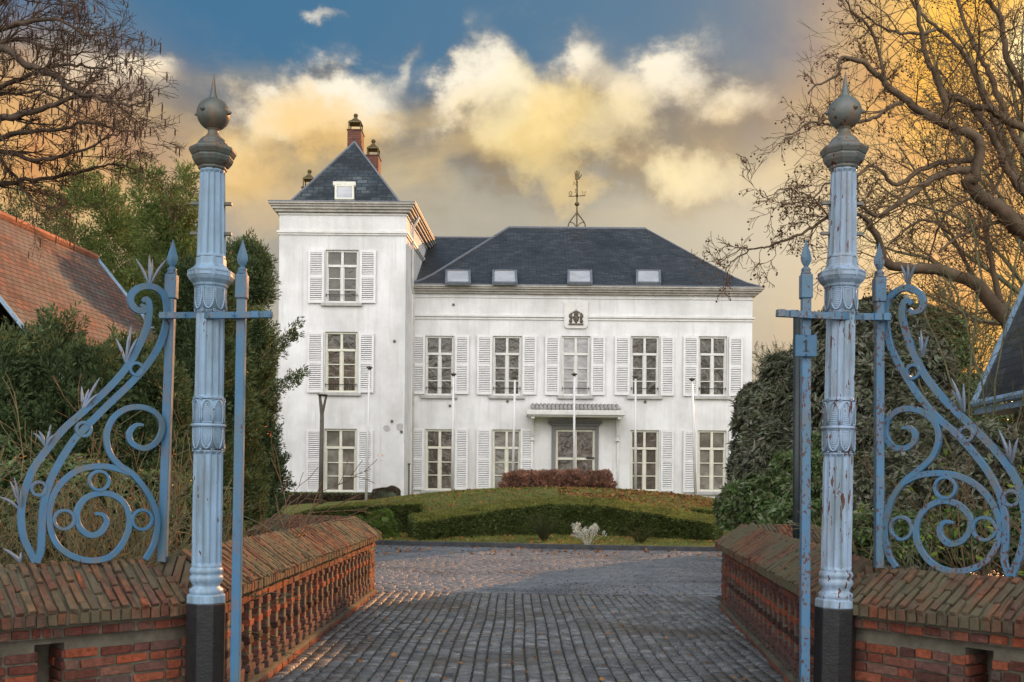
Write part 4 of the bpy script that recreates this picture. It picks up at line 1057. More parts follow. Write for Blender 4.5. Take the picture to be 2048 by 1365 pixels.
# mouldings and cornices
def ring_tower(z0, z1, out, name, mat=M_trim):
    mb = MB()
    for (a, b, c_, e, o_) in ((z0, z1, 0, 0, out),):
        A_ = [(TX0-o_, DT-o_), (TX1+o_, DT-o_), (TX1+skew+o_, tback+o_), (TX0-o_, tback+o_)]
        mb.hexa([Vector((x, y, a)) for x, y in A_], [Vector((x, y, b)) for x, y in A_])
    return mb.build(name, mat, house)
zt_ = lambda y: P(690, y, DT).z
zm_ = lambda y: P(1160, y, DM).z
ring_tower(zt_(471), zt_(468), .05, 'string_course'); ring_tower(zt_(467.4), zt_(463), .09, 'string_course')
ring_tower(zt_(431), zt_(428), .05, 'string_course')
for a, b, o_ in ((426, 421, .16), (421, 416, .24), (416, 412, .30), (412, 408.5, .36)): ring_tower(zt_(a), zt_(b)-.002, o_, 'cornice', M_cornice)
ring_tower(zt_(408.5), zt_(406.8), .38, 'gutter', M_lead)
def main_bar(y0, y1, out, name, x0=MX0+.04, x1=None, mat=M_trim, side=True):
    mb = MB(); x1 = MX1 if x1 is None else x1; za, zb = zm_(y0), zm_(y1)-.002
    mb.box(x0, x1+(out if side else 0), DM-out, DM, za, zb)
    if side: mb.box(x1, x1+out, DM, DM+10.4+out, za, zb)
    mb.build(name, mat, house)
for a, b, o_ in ((590, 586, .14), (586, 582, .24), (582, 578.5, .34), (578.5, 575.5, .40)): main_bar(a, b, o_, 'cornice', mat=M_cornice)
main_bar(575.5, 574, .42, 'gutter', mat=M_lead)
plx0, plx1, plz0, plz1 = rc(1129, 605, 1175, 657, DM)
for a, b, o_ in ((641, 638.5, .05), (636, 632, .08)):
    main_bar(a, b, o_, 'string_course', x1=plx0-.004, side=False); main_bar(a, b, o_, 'string_course', x0=plx1+.004)
main_bar(598, 596.5, .04, 'string_course')
# plaque with coat of arms
def rounded(x0, x1, z0, z1, r):
    pts = [(x0, z1), (x1, z1)]
    for k in range(7): a = -k*math.pi/12; pts.append((x1-r+r*math.cos(a), z0+r+r*math.sin(a)))
    for k in range(7): a = -math.pi/2-k*math.pi/12; pts.append((x0+r+r*math.cos(a), z0+r+r*math.sin(a)))
    return pts
mb = MB(); pts = rounded(plx0, plx1, plz0, plz1, .16); n_ = len(pts)
mb.add([(x, DM, z) for x, z in pts]+[(x, DM-.08, z) for x, z in pts], [tuple(range(n_)), tuple(reversed(range(n_, 2*n_)))]+[(i, (i+1) % n_, n_+(i+1) % n_, n_+i) for i in range(n_)])
pq = mb.build('plaque', M_trim, house, bevel=.015)
em = MB(); cx = (plx0+plx1)/2; cz = P(1151, 636, DM).z; ye = DM-.10
def blob(x, z, rx, rz, d_=.035):
    em.lathe((0, 0, 0), [(0, 0)], 3) if False else None
    n2 = 10; b = len(em.v)
    for j, (s_, dy_) in enumerate(((1, 0), (.8, -d_*.7), (.35, -d_))):
        for k2 in range(n2):
            a = 2*math.pi*k2/n2; em.v.append((cx+x+rx*s_*math.cos(a), ye+.02+dy_, cz+z+rz*s_*math.sin(a)))
    for j in range(2):
        for k2 in range(n2): em.f.append((b+j*n2+k2, b+j*n2+(k2+1) % n2, b+(j+1)*n2+(k2+1) % n2, b+(j+1)*n2+k2))
    em.f.append(tuple(b+2*n2+k2 for k2 in range(n2)))
em.box(cx-.30, cx+.30, ye-.02, ye+.02, cz-.31, cz-.25)
blob(0, -.05, .12, .16, .07); blob(0, -.18, .05, .06, .06); blob(0, .12, .10, .07, .07)
for s_ in (-1, 1):
    blob(s_*.2, .0, .06, .12, .06); blob(s_*.2, .15, .045, .05, .06); blob(s_*.22, -.15, .075, .09, .06); blob(s_*.13, .2, .025, .05); blob(s_*.27, .06, .025, .09); blob(s_*.1, .02, .03, .04, .09)
for k2 in range(5): blob(-.08+.04*k2, .23+.02*(k2 % 2), .018, .04, .05)
blob(0, .30, .02, .03); em.box(cx-.095, cx+.095, ye-.03, ye+.01, cz+.18, cz+.21)
em.build('coat_of_arms', simple('bronze', (.10,.085,.06), .6, .3, 30, .5), pq)

# roofs
def roof_face(mb, pts): mb.add(pts, [tuple(range(len(pts)))])
ov = .20; ez = zt_(407)+.01; apx = P(708, 283, 42.5)
cxT = (TX0+TX1)/2; e_ = [(TX0+.30, DT-ov+.35), (TX1-.20, DT-ov+.35), (TX1+skew-.1, tback+ov), (TX0+.3, tback+ov)]
mb = MB(); E4 = [Vector((x, y, ez)) for x, y in e_]; rA = Vector((apx.x, 42.6, apx.z)); rB = Vector((apx.x+.1, 44.4, apx.z))
roof_face(mb, [E4[0], E4[1], rA]); roof_face(mb, [E4[1], E4[2], rB, rA]); roof_face(mb, [E4[2], E4[3], rB]); roof_face(mb, [E4[3], E4[0], rA, rB])
tr0 = mb.build('tower_roof', M_slate_t, house, uv=True)
mb = MB()
for a, b in ((E4[0], rA), (E4[1], rA), (rA, rB)): mb.tube([a, b], .045, 6)
mb.build('hip_flashing', M_lead, tr0)
mb = MB(); A_ = [(TX0-.36, DT-.36), (TX1+.36, DT-.36), (TX1+skew+.36, tback+.36), (TX0-.36, tback+.36)]
mb.add([Vector((x, y, zt_(406.7))) for x, y in A_], [(0,1,2,3)]); mb.build('gutter_floor', M_lead, house)
# main roof with bell-cast eaves
ezm = zm_(574)+.005; rz = P(1150, 456.5, 47.2).z
RX0, RX1 = P(1018, 456, 47.2).x, P(1291, 457, 47.2).x; EX0, EX1 = MX0+.02, MX1+.22; EY0, EY1 = DM-.38, DM+10.8
def ringat(f, z):   # f: 0 eave .. 1 ridge
    return [Vector((EX0+(RX0-EX0)*f, EY0+(47.2-EY0)*f, z)), Vector((EX1+(RX1-EX1)*f, EY0+(47.2-EY0)*f, z)), Vector((EX1+(RX1-EX1)*f, EY1+(47.2-EY1)*f, z)), Vector((EX0+(RX0-EX0)*f, EY1+(47.2-EY1)*f, z))]
lv = [(0, ezm), (.10, ezm+(rz-ezm)*.065), (.2, ezm+(rz-ezm)*.155), (1, rz)]
rings_ = [ringat(f, z) for f, z in lv]; mb = MB()
for a, b in zip(rings_[:-1], rings_[1:]):
    for k in range(4):
        k2 = (k+1) % 4; mb.add([a[k], a[k2], b[k2], b[k]], [(0,1,2,3)])
mr = mb.build('main_roof', M_slate, house, uv=True)
mb = MB(); mb.tube([r_[0]+Vector((0,0,.01)) for r_ in rings_], .05, 6); mb.tube([r_[1] for r_ in rings_], .035, 6); mb.tube([rings_[-1][0], rings_[-1][1]], .06, 6); mb.build('hip_flashing', M_lead, mr)
def roof_pt(x, z):   # point on the front slope
    for (f0, z0), (f1, z1) in zip(lv[:-1], lv[1:]):
        if z <= z1+1e-6: f = f0+(f1-f0)*(z-z0)/(z1-z0); return Vector((x, EY0+(47.2-EY0)*f, z)), Vector((0, (47.2-EY0)*(f1-f0), z1-z0)).normalized()
    return Vector((x, 47.2, rz)), Vector((0, 1, 0))
# link roof between tower and main block
lz = P(900, 475.5, 47.0).z; mb = MB(); lx1 = P(985, 475, 47).x+.4
mb.add([(MX0-.02, DM+.25, zm_(573)), (MX0+3.4, DM+.25, zm_(573)), (lx1, 47, lz), (MX0-.02, 47, lz)], [(0,1,2,3)])
mb.add([(MX0-.02, 47, lz), (lx1, 47, lz), (lx1, 51.5, zm_(573)), (MX0-.02, 51.5, zm_(573))], [(0,1,2,3)])
lr = mb.build('link_roof', M_slate, house, uv=True); MB().tube([(MX0, 47, lz), (lx1, 47, lz)], .05, 6).build('ridge_flashing', M_lead, lr)
# skylights
def skylight(px0, py0, px1, py1, parent, tower=False):
    if not tower:
        zc0, zc1 = P((px0+px1)/2, py1, 43).z, P((px0+px1)/2, py0, 43).z
        # iterate onto the slope
        def on(px, py):
            z = 11.0
            for _ in range(30):
                q, _s = roof_pt(0, z); z = P(px, py, q.y).z
            q, s_ = roof_pt(0, z); return Vector((P(px, py, q.y).x, q.y, z)), s_
        a, s_ = on((px0+px1)/2, py1); b, _ = on((px0+px1)/2, py0)
    else:
        n0 = (E4[1]-E4[0]).cross(rA-E4[0]).normalized(); a = PP((px0+px1)/2, py1, E4[0], n0); b = PP((px0+px1)/2, py0, E4[0], n0)
    D = a.y; w = (px1-px0)/F*D; v = (b-a); h = v.length; v.normalize(); x = Vector((1, 0, 0)); n = x.cross(v)
    M_ = Matrix((x, v, n)).transposed(); c = (a+b)/2
    mb = MB(); t_ = .07; fw = .09
    for ox, oy, sx, sy in ((-w/2+fw/2, 0, fw, h), (w/2-fw/2, 0, fw, h), (0, -h/2+fw/2, w-2*fw, fw), (0, h/2-fw/2, w-2*fw, fw)):
        mb.cbox(c+x*ox+v*oy+n*t_, (sx, sy, .14), M_)
    if tower: mb.cbox(c+v*(h/2+.1)+n*.09, (w*1.18, .22, .12), M_)
    o = mb.build('skylight', M_winframe if tower else M_lead, parent, bevel=.01)
    g_ = MB(); g_.cbox(c+n*(t_+.02), (w-2*fw, h-2*fw, .02), M_); g_.build('pane', M_skyl, o)
for q in ((890,546,942,571),(984,546,1035,571),(1134,546,1185,571),(1271,546,1322,571)): skylight(*q, house)
skylight(670,376,709,404, house, True)
# chimneys
def chimney(px0, px1, ytop, ybot, D, capt):
    x0, x1 = P(px0, 300, D).x, P(px1, 300, D).x; z1 = P(px0, ytop, D).z; z0 = 11.5
    mb = MB(); mb.box(x0, x1, D, D+.9, z0, z1); mb.box(x0-.03, x1+.03, D-.03, D+.93, z1, z1+.03)
    o = mb.build('chimney', M_chim, house, uv=True)
    cxx = (x0+x1)/2; w = (x1-x0)*.42; zt1 = P(px0, capt+20, D).z; zt0 = P(px0, capt, D).z; cy = D+.4
    mb = MB()
    for sx in (-1, 1):
        for sy in (-1, 1): mb.tube([(cxx+sx*w, cy+sy*w, z1+.02), (cxx+sx*w, cy+sy*w, zt1)], .03, 5)
    pr = [(zt1-.04, w*1.65), (zt1+.02, w*1.55), (zt1+.10, w*.95), (zt1+.2, w*.5), (zt1+.32, w*.2), (zt0-.17, w*.16)]
    mb.lathe((cxx, cy, 0), pr, 4, math.pi/4)
    mb.lathe((cxx, cy, 0), [(zt0-.19, .02), (zt0-.16, .08), (zt0-.09, .11), (zt0-.02, .07), (zt0, .01)], 10)
    mb.build('chimney_cowl', M_vane, o)
chimney(694.5, 722, 260, 290, 45.3, 221); chimney(732, 757, 311, 345, 45.6, 273)
chimney(604, 628, 375, 380, 46.0, 334)
# weather vane
vx = P(1153.5, 456, 47.2); t_v = MB(); s47 = 47.2/F
def vz(y): return P(1153, y, 47.2).z
t_v.tube([(vx.x, 47.2, vz(458)), (vx.x, 47.2, vz(362))], .035, 6)
for sgn in (-1, 1):
    t_v.tube(spl([(vx.x+sgn*17*s47, 47.2, vz(457)), (vx.x+sgn*16*s47, 47.2, vz(448)), (vx.x+sgn*9*s47, 47.2, vz(437)), (vx.x+sgn*2*s47, 47.2, vz(428)), (vx.x, 47.2, vz(420))], 5), .03, 6)
    t_v.tube(spl([(vx.x+sgn*14*s47, 47.2, vz(445)), (vx.x+sgn*7*s47, 47.2, vz(447)), (vx.x, 47.2, vz(455))], 4), .022, 5)
t_v.lathe((vx.x, 47.2, 0), [(vz(413), .02), (vz(411.5), .09), (vz(409), .12), (vz(406), .09), (vz(404.5), .02)], 14)
t_v.lathe((vx.x, 47.2, 0), [(vz(395), .02), (vz(393), .07), (vz(390), .07), (vz(388.5), .02)], 10)
t_v.tube([(vx.x-17*s47, 47.2, vz(393.5)), (vx.x+17*s47, 47.2, vz(391.5))], .022, 5); t_v.tube([(vx.x, 46.85, vz(392)), (vx.x, 47.6, vz(393))], .022, 5)
wv = t_v.build('weather_vane', M_vane, house, smooth=False)
hd = MB(); hz0 = vz(364)
hd.tube([(vx.x, 47.2, hz0), (vx.x, 47.2, hz0+.12)], .05, 8)
hd.cbox(Vector((vx.x, 47.2, hz0+.2)), (.2, .06, .2))
for k2, (dx, l_) in enumerate(((-.085, .17), (-.03, .23), (.025, .22), (.08, .17))): hd.tube([(vx.x+dx*.9, 47.2, hz0+.27), (vx.x+dx*1.25, 47.2, hz0+.3+l_)], [.028, .02], 6)
hd.tube([(vx.x+.09, 47.2, hz0+.16), (vx.x+.17, 47.2, hz0+.27), (vx.x+.2, 47.2, hz0+.36)], [.035, .028, .02], 6)
hd.build('hand_emblem', M_vane, wv)
def letter(ch, c, h, name='compass_letter', yaw=0):
    mb = MB(); w = h*.75; r_ = h*.1
    L_ = {'N': [[(-.5,-.5),(-.5,.5),(.5,-.5),(.5,.5)]], 'Z': [[(-.5,.5),(.5,.5),(-.5,-.5),(.5,-.5)]], 'W': [[(-.6,.5),(-.3,-.5),(0,.3),(.3,-.5),(.6,.5)]], 'O': [[(.5*math.cos(a), .5*math.sin(a)) for a in np.linspace(0, 2*math.pi, 13)]]}[ch]
    for pl_ in L_: mb.tube([(c.x+a*w*math.cos(yaw), c.y+a*w*math.sin(yaw), c.z+b*h) for a, b in pl_], r_, 5)
    mb.build(name, M_vane, wv)
letter('O', Vector((vx.x-13*s47, 47.2, vz(387.5))), .17); letter('W', Vector((vx.x+14*s47, 47.2, vz(386.5))), .17)
letter('N', Vector((vx.x-5*s47, 46.9, vz(371.5))), .17, yaw=.3); letter('Z', Vector((vx.x-4*s47, 46.85, vz(387))), .14, yaw=1.0)
# downpipes
mb = MB(); xx = P(826.5, 700, DM-.1).x
mb.tube([(xx-.02, DM-.30, zm_(586)), (xx, DM-.09, zm_(606)), (xx, DM-.09, 1.1)], .055, 8); mb.build('downpipe', M_trim, house, smooth=True)
xt = TX1+.06
mb = MB(); mb.tube([(TX1+.38, DT+1.3, zt_(416)), (TX1+.14, DT+1.3, zt_(440)), (TX1+.14, DT+1.3, zt_(540)), (TX1+.1, DT+1.75, zt_(575))], .05, 8); mb.build('downpipe', M_trim, house, smooth=True)
mb = MB(); mb.box(TX1+.02, TX1+.13, DM-.35, DM-.22, GZH, zm_(592)); mb.build('corner_pilaster', M_trim, house)
# downpipe foot guard
mb = MB(); gx, gz0, gz1 = P(813, 960, 41.2).x, .8, P(813, 930, 41.2).z
for dx in (-.12, 0, .12): mb.tube([(gx+dx, 41.0, gz0), (gx+dx, 41.0, gz1)], .028, 6)
mb.box(gx-.17, gx+.17, 40.9, 41.1, gz1, gz1+.05); mb.build('pipe_guard', M_dkwood, house)
# door
x0, x1, z0, z1 = door_h
mb = MB(); sx0, sx1 = P(1103, 900, DM).x, P(1197, 900, DM).x
mb.box(sx0, x0, DM-.06, DM, GZH, z1+.14); mb.box(x1, sx1, DM-.06, DM, GZH, z1+.14); mb.box(x0, x1, DM-.06, DM, z1, z1+.14)
mb.box(sx0-.06, sx1+.06, DM-.12, DM, z1+.14, z1+.24); mb.box(sx0-.14, sx1+.14, DM-.18, DM, z1+.24, z1+.34)
mb.build('door_surround', M_surround, house, bevel=.012)
mb = MB(); y = DM+.1; cx = (x0+x1)/2; fr = .10
zh = P(1150, 918, DM).z
for a, b, c_, e in ((x0, x0+fr, z0, z1), (x1-fr, x1, z0, z1), (x0+fr, x1-fr, z1-fr, z1-.003), (cx-.06, cx+.06, z0, z1-fr), (x0+fr, cx-.06, zh-.05, zh+.05), (cx+.06, x1-fr, zh-.05, zh+.05), (x0+fr, cx-.06, zh-.75, zh-.68), (cx+.06, x1-fr, zh-.75, zh-.68), (x0+fr, cx-.06, z0, z0+.2), (cx+.06, x1-fr, z0, z0+.2), ((x0+cx)/2+.05, (x0+cx)/2+.12, z0+.2, zh-.75)):
    mb.box(a, b, y-.04, y+.04, c_, e)
dr = mb.build('front_door', M_winframe, house, bevel=.008)
for a, b in ((x0+fr, cx-.06), (cx+.06, x1-fr)):
    g_ = MB(); g_.add([(a, y, z0+.15), (b, y, z0+.15), (b, y, z1-fr*.5), (a, y, z1-fr*.5)], [(0,1,2,3)]); g_.build('pane', M_glass_p if False else M_glass_b, dr)
MB().box(cx+.45, cx+.78, y-.09, y-.042, zh+.0, zh+.07).build('letter_slot', M_black, dr)
# canopy
cx0, cx1 = P(1053, 830, DM-.6).x, P(1249, 830, DM-.6).x; zc1, zc0 = zm_(824), zm_(834)
mb = MB(); mb.box(cx0, cx1, DM-.95, DM, zc0, zc1); mb.box(cx0+.08, cx1-.08, DM-.88, DM, zc0-.06, zc0); 
cn = mb.build('canopy', M_trim, house, bevel=.02)
mb = MB(); k = 22
for i in range(k):
    a = cx0+.18+(cx1-cx0-.36)*(i+.5)/k; w = (cx1-cx0-.36)/k
    mb.tube([(a, DM-.86, zc1+.05), (a, DM, zc1+.26)], w*.5, 8)
mb.build('canopy_tiles', simple('canopy_tile', (.30,.29,.27), .8, 0, 6, .3), cn, smooth=True)
for px in (1065, 1236):
    x = P(px, 850, DM-.2).x; mb = MB()
    mb.box(x-.06, x+.06, DM-.14, DM, zc0-.95, zc0-.06)
    q = spl([(x, DM-.75, zc0-.1), (x, DM-.5, zc0-.16), (x, DM-.3, zc0-.4), (x, DM-.14, zc0-.8)], 5); mb.strip(q, .10, .10, Vector((1, 0, 0)))
    mb.box(x-.075, x+.075, DM-.85, DM, zc0-.14, zc0-.062); mb.box(x-.08, x+.08, DM-.18, DM, zc0-1.0, zc0-.95); mb.box(x-.08, x+.08, DM-.18, DM, zc0-.75, zc0-.70)
    mb.build('canopy_bracket', M_trim, house, bevel=.01)
x = P(1236, 900, DM-.1).x; MB().tube([(x, DM-.06, zc0-1.0), (x, DM-.06, 1.1)], .04, 8).build('downpipe', M_trim, house, smooth=True)
# small wall fittings and patches
mb = MB()
for px, py, D in ((789,683,DT),(784,843,DT),(803,864,DT),(907,610,DM),(1015,803,DM),(1290,804,DM),(900,812,DM)):
    c = P(px, py, D); mb.cbox(c+Vector((0, -.02, 0)), (.09, .05, .09))
mb.build('wall_anchor', M_dkwood, house)
def patch(pts, D, mat, nm):
    mb = MB(); vs = [P(a, b, D)+Vector((0, -.004, 0)) for a, b in pts]; n2 = len(vs)
    mb.add(vs, [tuple(reversed(range(n2)))]); mb.build(nm, mat, house)
M_patch = simple('grey_render_patch', (.42,.41,.40), .9, 0, 6, .15)
patch([(766,855),(770,851),(776,851),(780,855),(781,861),(777,864),(771,864),(767,860)], DT, M_patch, 'render_patch')
patch([(793,850),(799,847),(806,848),(806,860),(800,862),(793,860)], DT, M_patch, 'render_patch')

# ================================================================ POLES AND LAMP
poles = [((739,737),(731,1046),36,'leftmost of the six white flagpoles, its foot behind the brick parapet'),((907,750),(904.5,985),36.5,'white flagpole beside the first ground floor window of the main block'),((1030,757),(1025,985),36.5,'white flagpole with bent top in front of the second ground floor window'),
         ((1148.5,750),(1148.5,985),36.3,'white flagpole standing in front of the entrance door'),((1271,755),(1271,985),36.5,'white flagpole just right of the entrance canopy'),((1384,760),(1391,990),36.5,'rightmost of the white flagpoles, leaning slightly, before the last shutters')]
for i, (a, b, D, lab) in enumerate(poles):
    pt = P(*a, D); pb = P(*b, D); zf = float(ground_z(pb.x, D))-.05; lean = (pt.x-pb.x)/(pt.z-pb.z); base = Vector((pb.x-lean*(pb.z-zf), D, zf))
    t_ = thing('flagpole', lab, 'flagpole', base, 'white flagpoles on the lawn')
    MB().tube([base, pt], [.052, .036], 12).build('pole', M_pole, t_, smooth=True)
    mb = MB(); mb.lathe((pt.x, pt.y, pt.z), [(-.05, .05), (-.02, .06), (0, .10), (.04, .11), (.05, .03), (.08, .01)], 10)
    if i == 2: mb.tube([pt, pt+Vector((-.12, 0, .06))], [.03, .02], 6)
    mb.build('truck', M_dkwood, t_)
D = 38.0; a, b = P(645, 792, D), P(641.5, 1010, D); a2 = P(644, 830, D); zf = float(ground_z(b.x, D))
t_ = thing('garden_lamp', 'brown wooden lamp post with flat round top against the white tower', 'lamp', (b.x, D, zf))
MB().tube([(b.x, D, zf), a2], [.09, .075], 8).build('post', M_dkwood, t_, smooth=True)
mb = MB(); mb.tube([a2, a+Vector((-.10, 0, 0))], [.075, .05], 8); mb.tube([a2, a+Vector((.14, 0, 0))], [.06, .04], 8); mb.build('fork', M_dkwood, t_)
MB().lathe(a, [(0, .20), (.03, .26), (.06, .20)], 4, math.pi/4).build('lamp_plate', M_dkwood, t_)
c = P(1594, 1060, 11.5)
t_ = thing('steel_post', 'dark round steel post behind the number plate and right parapet', 'post', (c.x, 11.5, 0))
MB().tube([(c.x, 11.5, 0), (P(1594, 640, 11.5).x, 11.5, P(1594, 636, 11.5).z)], .042, 12).build('pole', simple('dark_steel', (.02,.028,.03), .5), t_, smooth=True)
MB().lathe((P(1594, 640, 11.5).x, 11.5, P(1594, 636, 11.5).z), [(0, .045), (.02, .05), (.04, .02)], 12).build('cap', MATS['dark_steel'], t_)

# ================================================================ OUTBUILDINGS
def roof_house(name, label, rA_, rB_, eA, eB, eA2, eB2, wallz0, mat, gut, th=.08):
    c = (rA_+rB_)/2; t_ = thing(name, label, 'building', (c.x, c.y, 0)); 
    def plate(q, nm):
        q = [Vector(x) for x in q]; n = (q[1]-q[0]).cross(q[3]-q[0]).normalized(); n = n if n.z > 0 else -n
        mb = MB(); mb.hexa([x-n*th for x in q], q)
        if (q[1]-q[0]).cross(q[3]-q[0]).dot(n) < 0: mb.f = [tuple(reversed(f_)) for f_ in mb.f]
        return mb.build(nm, mat, t_, uv=True)
    r1 = plate([rA_, rB_, eB, eA], 'roof_slope'); r2 = plate([rA_, rB_, eB2, eA2], 'roof_slope')
    return t_, r1
rA_ = Vector((-9.75, 16.3, 6.5)); rB_ = PP(190, 515, Vector((0, 22, 0)), Vector((0, 1, 0)))
e1 = PP(355, 722, Vector((0, 22, 0)), Vector((0, 1, 0))); dv = e1-rB_; eB = rB_+dv*(3.9/abs(dv.z)); eA = rA_+dv*(3.9/abs(dv.z))
mir = lambda v: Vector((-v.x, v.y, v.z))
dm = Vector((-dv.x, dv.y, dv.z)); eB2 = rB_+dm*(3.9/abs(dv.z)); eA2 = rA_+dm*(3.9/abs(dv.z))
t_, r1 = roof_house('outbuilding', 'outbuilding with steep orange clay tiled roof behind the left trees', rA_, rB_, eA, eB, eA2, eB2, 0, M_tile, None)
mb = MB(); zE = eB.z-.15; ins = .5
for a_, b_ in ((eA, eA2), (eB, eB2)):
    rr_ = rA_ if a_ is eA else rB_
    mb.add([Vector((a_.x-ins, a_.y, 0)), Vector((b_.x+ins, b_.y, 0)), Vector((b_.x+ins, b_.y, zE)), Vector((rr_.x, rr_.y, rr_.z-.25)), Vector((a_.x-ins, a_.y, zE))], [(0,1,2,3,4)])
mb.add([Vector((eA.x-ins, eA.y, 0)), Vector((eB.x-ins, eB.y, 0)), Vector((eB.x-ins, eB.y, zE+.6)), Vector((eA.x-ins, eA.y, zE+.6))], [(0,1,2,3)])
mb.build('wall', M_brickwall, t_, uv=True)
mb = MB(); off = Vector((0, .05, .03))
simple('pale_blue_trim', (.25,.38,.52), .5)
for q0, q1 in ((rB_+off, eB+off), (rA_-off, eA-off)): MB().strip([q0, q1], .055, .05, Vector((0, 1, 0))).build('verge_trim', MATS['pale_blue_trim'], t_)
MB().tube([rA_, rB_], .09, 8).build('ridge_tiles', simple('ridge_tile', (.34,.13,.07), .8, 0, 3, .3), t_)
# right: slate roofed building
E0 = P(1952, 806, 16.2); E1 = Vector((E0.x-.55, 7.0, E0.z)); Rr0 = P(2048, 590, 16.2); dvr = Rr0-E0; R0_ = E0+dvr*2.3; R1_ = E1+dvr*2.3
dmr = Vector((dvr.x, 0, -dvr.z)); F0 = R0_+dmr*2.3; F1 = R1_+dmr*2.3
t_, r1 = roof_house('outbuilding', 'outbuilding with dark slate roof and pale eaves at the right edge', R1_, R0_, E1, E0, F1, F0, 0, M_slate, None)
mb = MB(); 
mb.box(E0.x+.45, F0.x-.3, 7.0, E0.y-.3, 0, E0.z+.15); mb.build('wall', M_brickwall, t_, uv=True)
mb = MB(); q0, q1 = E0+Vector((-.03, 0, -.10)), E1+Vector((-.03, 0, -.10)); mb.hexa([q0+Vector((0,0,-.09)), q1+Vector((0,0,-.09)), q1+Vector((.55,0,-.09)), q0+Vector((.55,0,-.09))], [q0, q1, q1+Vector((.55,0,0)), q0+Vector((.55,0,0))])
mb.tube([E0+Vector((-.06, 0, -.03)), E1+Vector((-.06, 0, -.03))], .06, 8); mb.build('gutter', MATS['pale_blue_trim'], t_)
mb = MB(); mb.strip([E0+Vector((0,.04,.03)), R0_+Vector((0,.04,.03))], .09, .05, Vector((0,1,0))); mb.build('verge_trim', MATS['pale_blue_trim'], t_)
#@@VEG
core_mat = simple('shaded_core', (.06,.075,.04), .9, 0, 4, .4)  # dark solid core, its colour stands in for the shade inside a shrub
# ================================================================ HEDGES, SHRUBS ON THE LAWN
def hedge_band(name, label, front, thick, zbase, ztop_f, parent_mats, n_side, n_top, seed, cat='hedge', group=None, leafL=.085, sidem=None, topm=None):
    """clipped hedge along a front curve; its top follows ztop_f(x, y)"""
    fp = spl([Vector((a, b, 0)) for a, b in front], 6); N = len(fp); r = np.random.default_rng(seed)
    bk = []
    for i, p in enumerate(fp):
        tg = (fp[min(i+1, N-1)]-fp[max(i-1, 0)]).normalized(); nn = Vector((-tg.y, tg.x, 0)); nn = nn if nn.y > 0 else -nn
        bk.append(p + (nn*.5+Vector((0, 1, 0))*.5)*thick)
    c = fp[N//2]; t_ = thing(name, label, cat, (c.x, c.y, zbase), group)
    V = []; 
    for p, q in zip(fp, bk):
        zt0, zt1 = float(ztop_f(p.x, p.y)), float(ztop_f(q.x, q.y))
        V += [(p.x, p.y, zbase), (p.x, p.y, zt0-.03), (q.x, q.y, zt1-.03), (q.x, q.y, zbase)]
    f_ = []
    for i in range(N-1):
        for k in range(3): f_.append((i*4+k, (i+1)*4+k, (i+1)*4+k+1, i*4+k+1))
    f_ += [(0,1,2,3), ((N-1)*4+3, (N-1)*4+2, (N-1)*4+1, (N-1)*4)]
    build_np('clipped_mass', V, f_, sidem, t_)
    fa = np.array([list(p) for p in fp]); ba = np.array([list(p) for p in bk])
    def lerp_curve(arr, u):
        q = u*(N-1); i = np.minimum(q.astype(int), N-2); w = (q-i)[:, None]; return arr[i]*(1-w)+arr[i+1]*w
    # side leaves
    u = r.random(n_side); p = lerp_curve(fa, u); p2 = lerp_curve(ba, u); zt = ztop_f(p[:, 0], p[:, 1]); w = r.random(n_side)
    p[:, 2] = zbase + (zt-zbase)*w; out = unit(p-p2*[1,1,0]-np.array([0, 0, 1])*p[:, 2:3]); out[:, 2] = .15
    p = p + out*(r.random(n_side)[:, None]*.09-.03 + .04*np.sin(p[:, :1]*5)*np.sin(p[:, 2:3]*9))
    d = out + r.normal(size=p.shape)*.55; L1 = leaves(p, d, leafL, leafL*.45, seed)
    parts = [L1]
    for e, sgn in ((0, -1), (N-1, 1)):     # ends
        m = max(200, n_side//10); a, b = fa[e], ba[e]; w = r.random(m)[:, None]; q = a*(1-w)+b*w; zt = ztop_f(q[:, 0], q[:, 1]); q[:, 2] = zbase+(zt-zbase)*r.random(m)
        d = np.array([[sgn, -.3, .1]])+r.normal(size=q.shape)*.55; parts.append(leaves(q+np.array([[sgn*.03, 0, 0]]), d, leafL, leafL*.45, seed+3))
    build_np('hedge_leaves', *merge(parts), sidem, t_)
    u = r.random(n_top); w = r.random(n_top)[:, None]*1.04-.03; q = lerp_curve(fa, u)*(1-w)+lerp_curve(ba, u)*w; q[:, 2] = ztop_f(q[:, 0], q[:, 1])-.01
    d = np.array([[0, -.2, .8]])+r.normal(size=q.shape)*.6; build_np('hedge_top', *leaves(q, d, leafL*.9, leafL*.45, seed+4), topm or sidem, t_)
    return t_
def ztop_main(x, y): return mound(x, np.asarray(y, float))+.03+.03*np.sin(np.asarray(x, float)*2.3)*np.sin(np.asarray(y, float)*3.1)
hedge_band('clipped_hedge', 'long clipped yew hedge curving inward in front of the round lawn', HEDGE, 1.1, .0, ztop_main, None, 42000, 26000, 70, sidem=M_hedge, topm=M_hedgetop_lit, group='clipped yew hedges round the lawn')
hedge_band('clipped_hedge', 'dark clipped hedge curving away behind the left parapet below the tower', HEDGE2[::-1][::-1], .8, .0, lambda x, y: mound(x, np.asarray(y, float))*1.0+.03, None, 26000, 12000, 71, sidem=M_hedge, topm=M_hedgetop_lit, group='clipped yew hedges round the lawn')
hedge_band('clipped_hedge', 'sunlit clipped hedge at the right end of the lawn beside the rhododendrons', [(5.3,29.9),(6.0,29.6),(7.4,30.2),(9.0,31.2)], .9, .0, lambda x, y: .93+.06*(np.asarray(y, float)-30), None, 12000, 6000, 72, sidem=M_hedge, topm=M_hedgetop_lit, group='clipped yew hedges round the lawn')
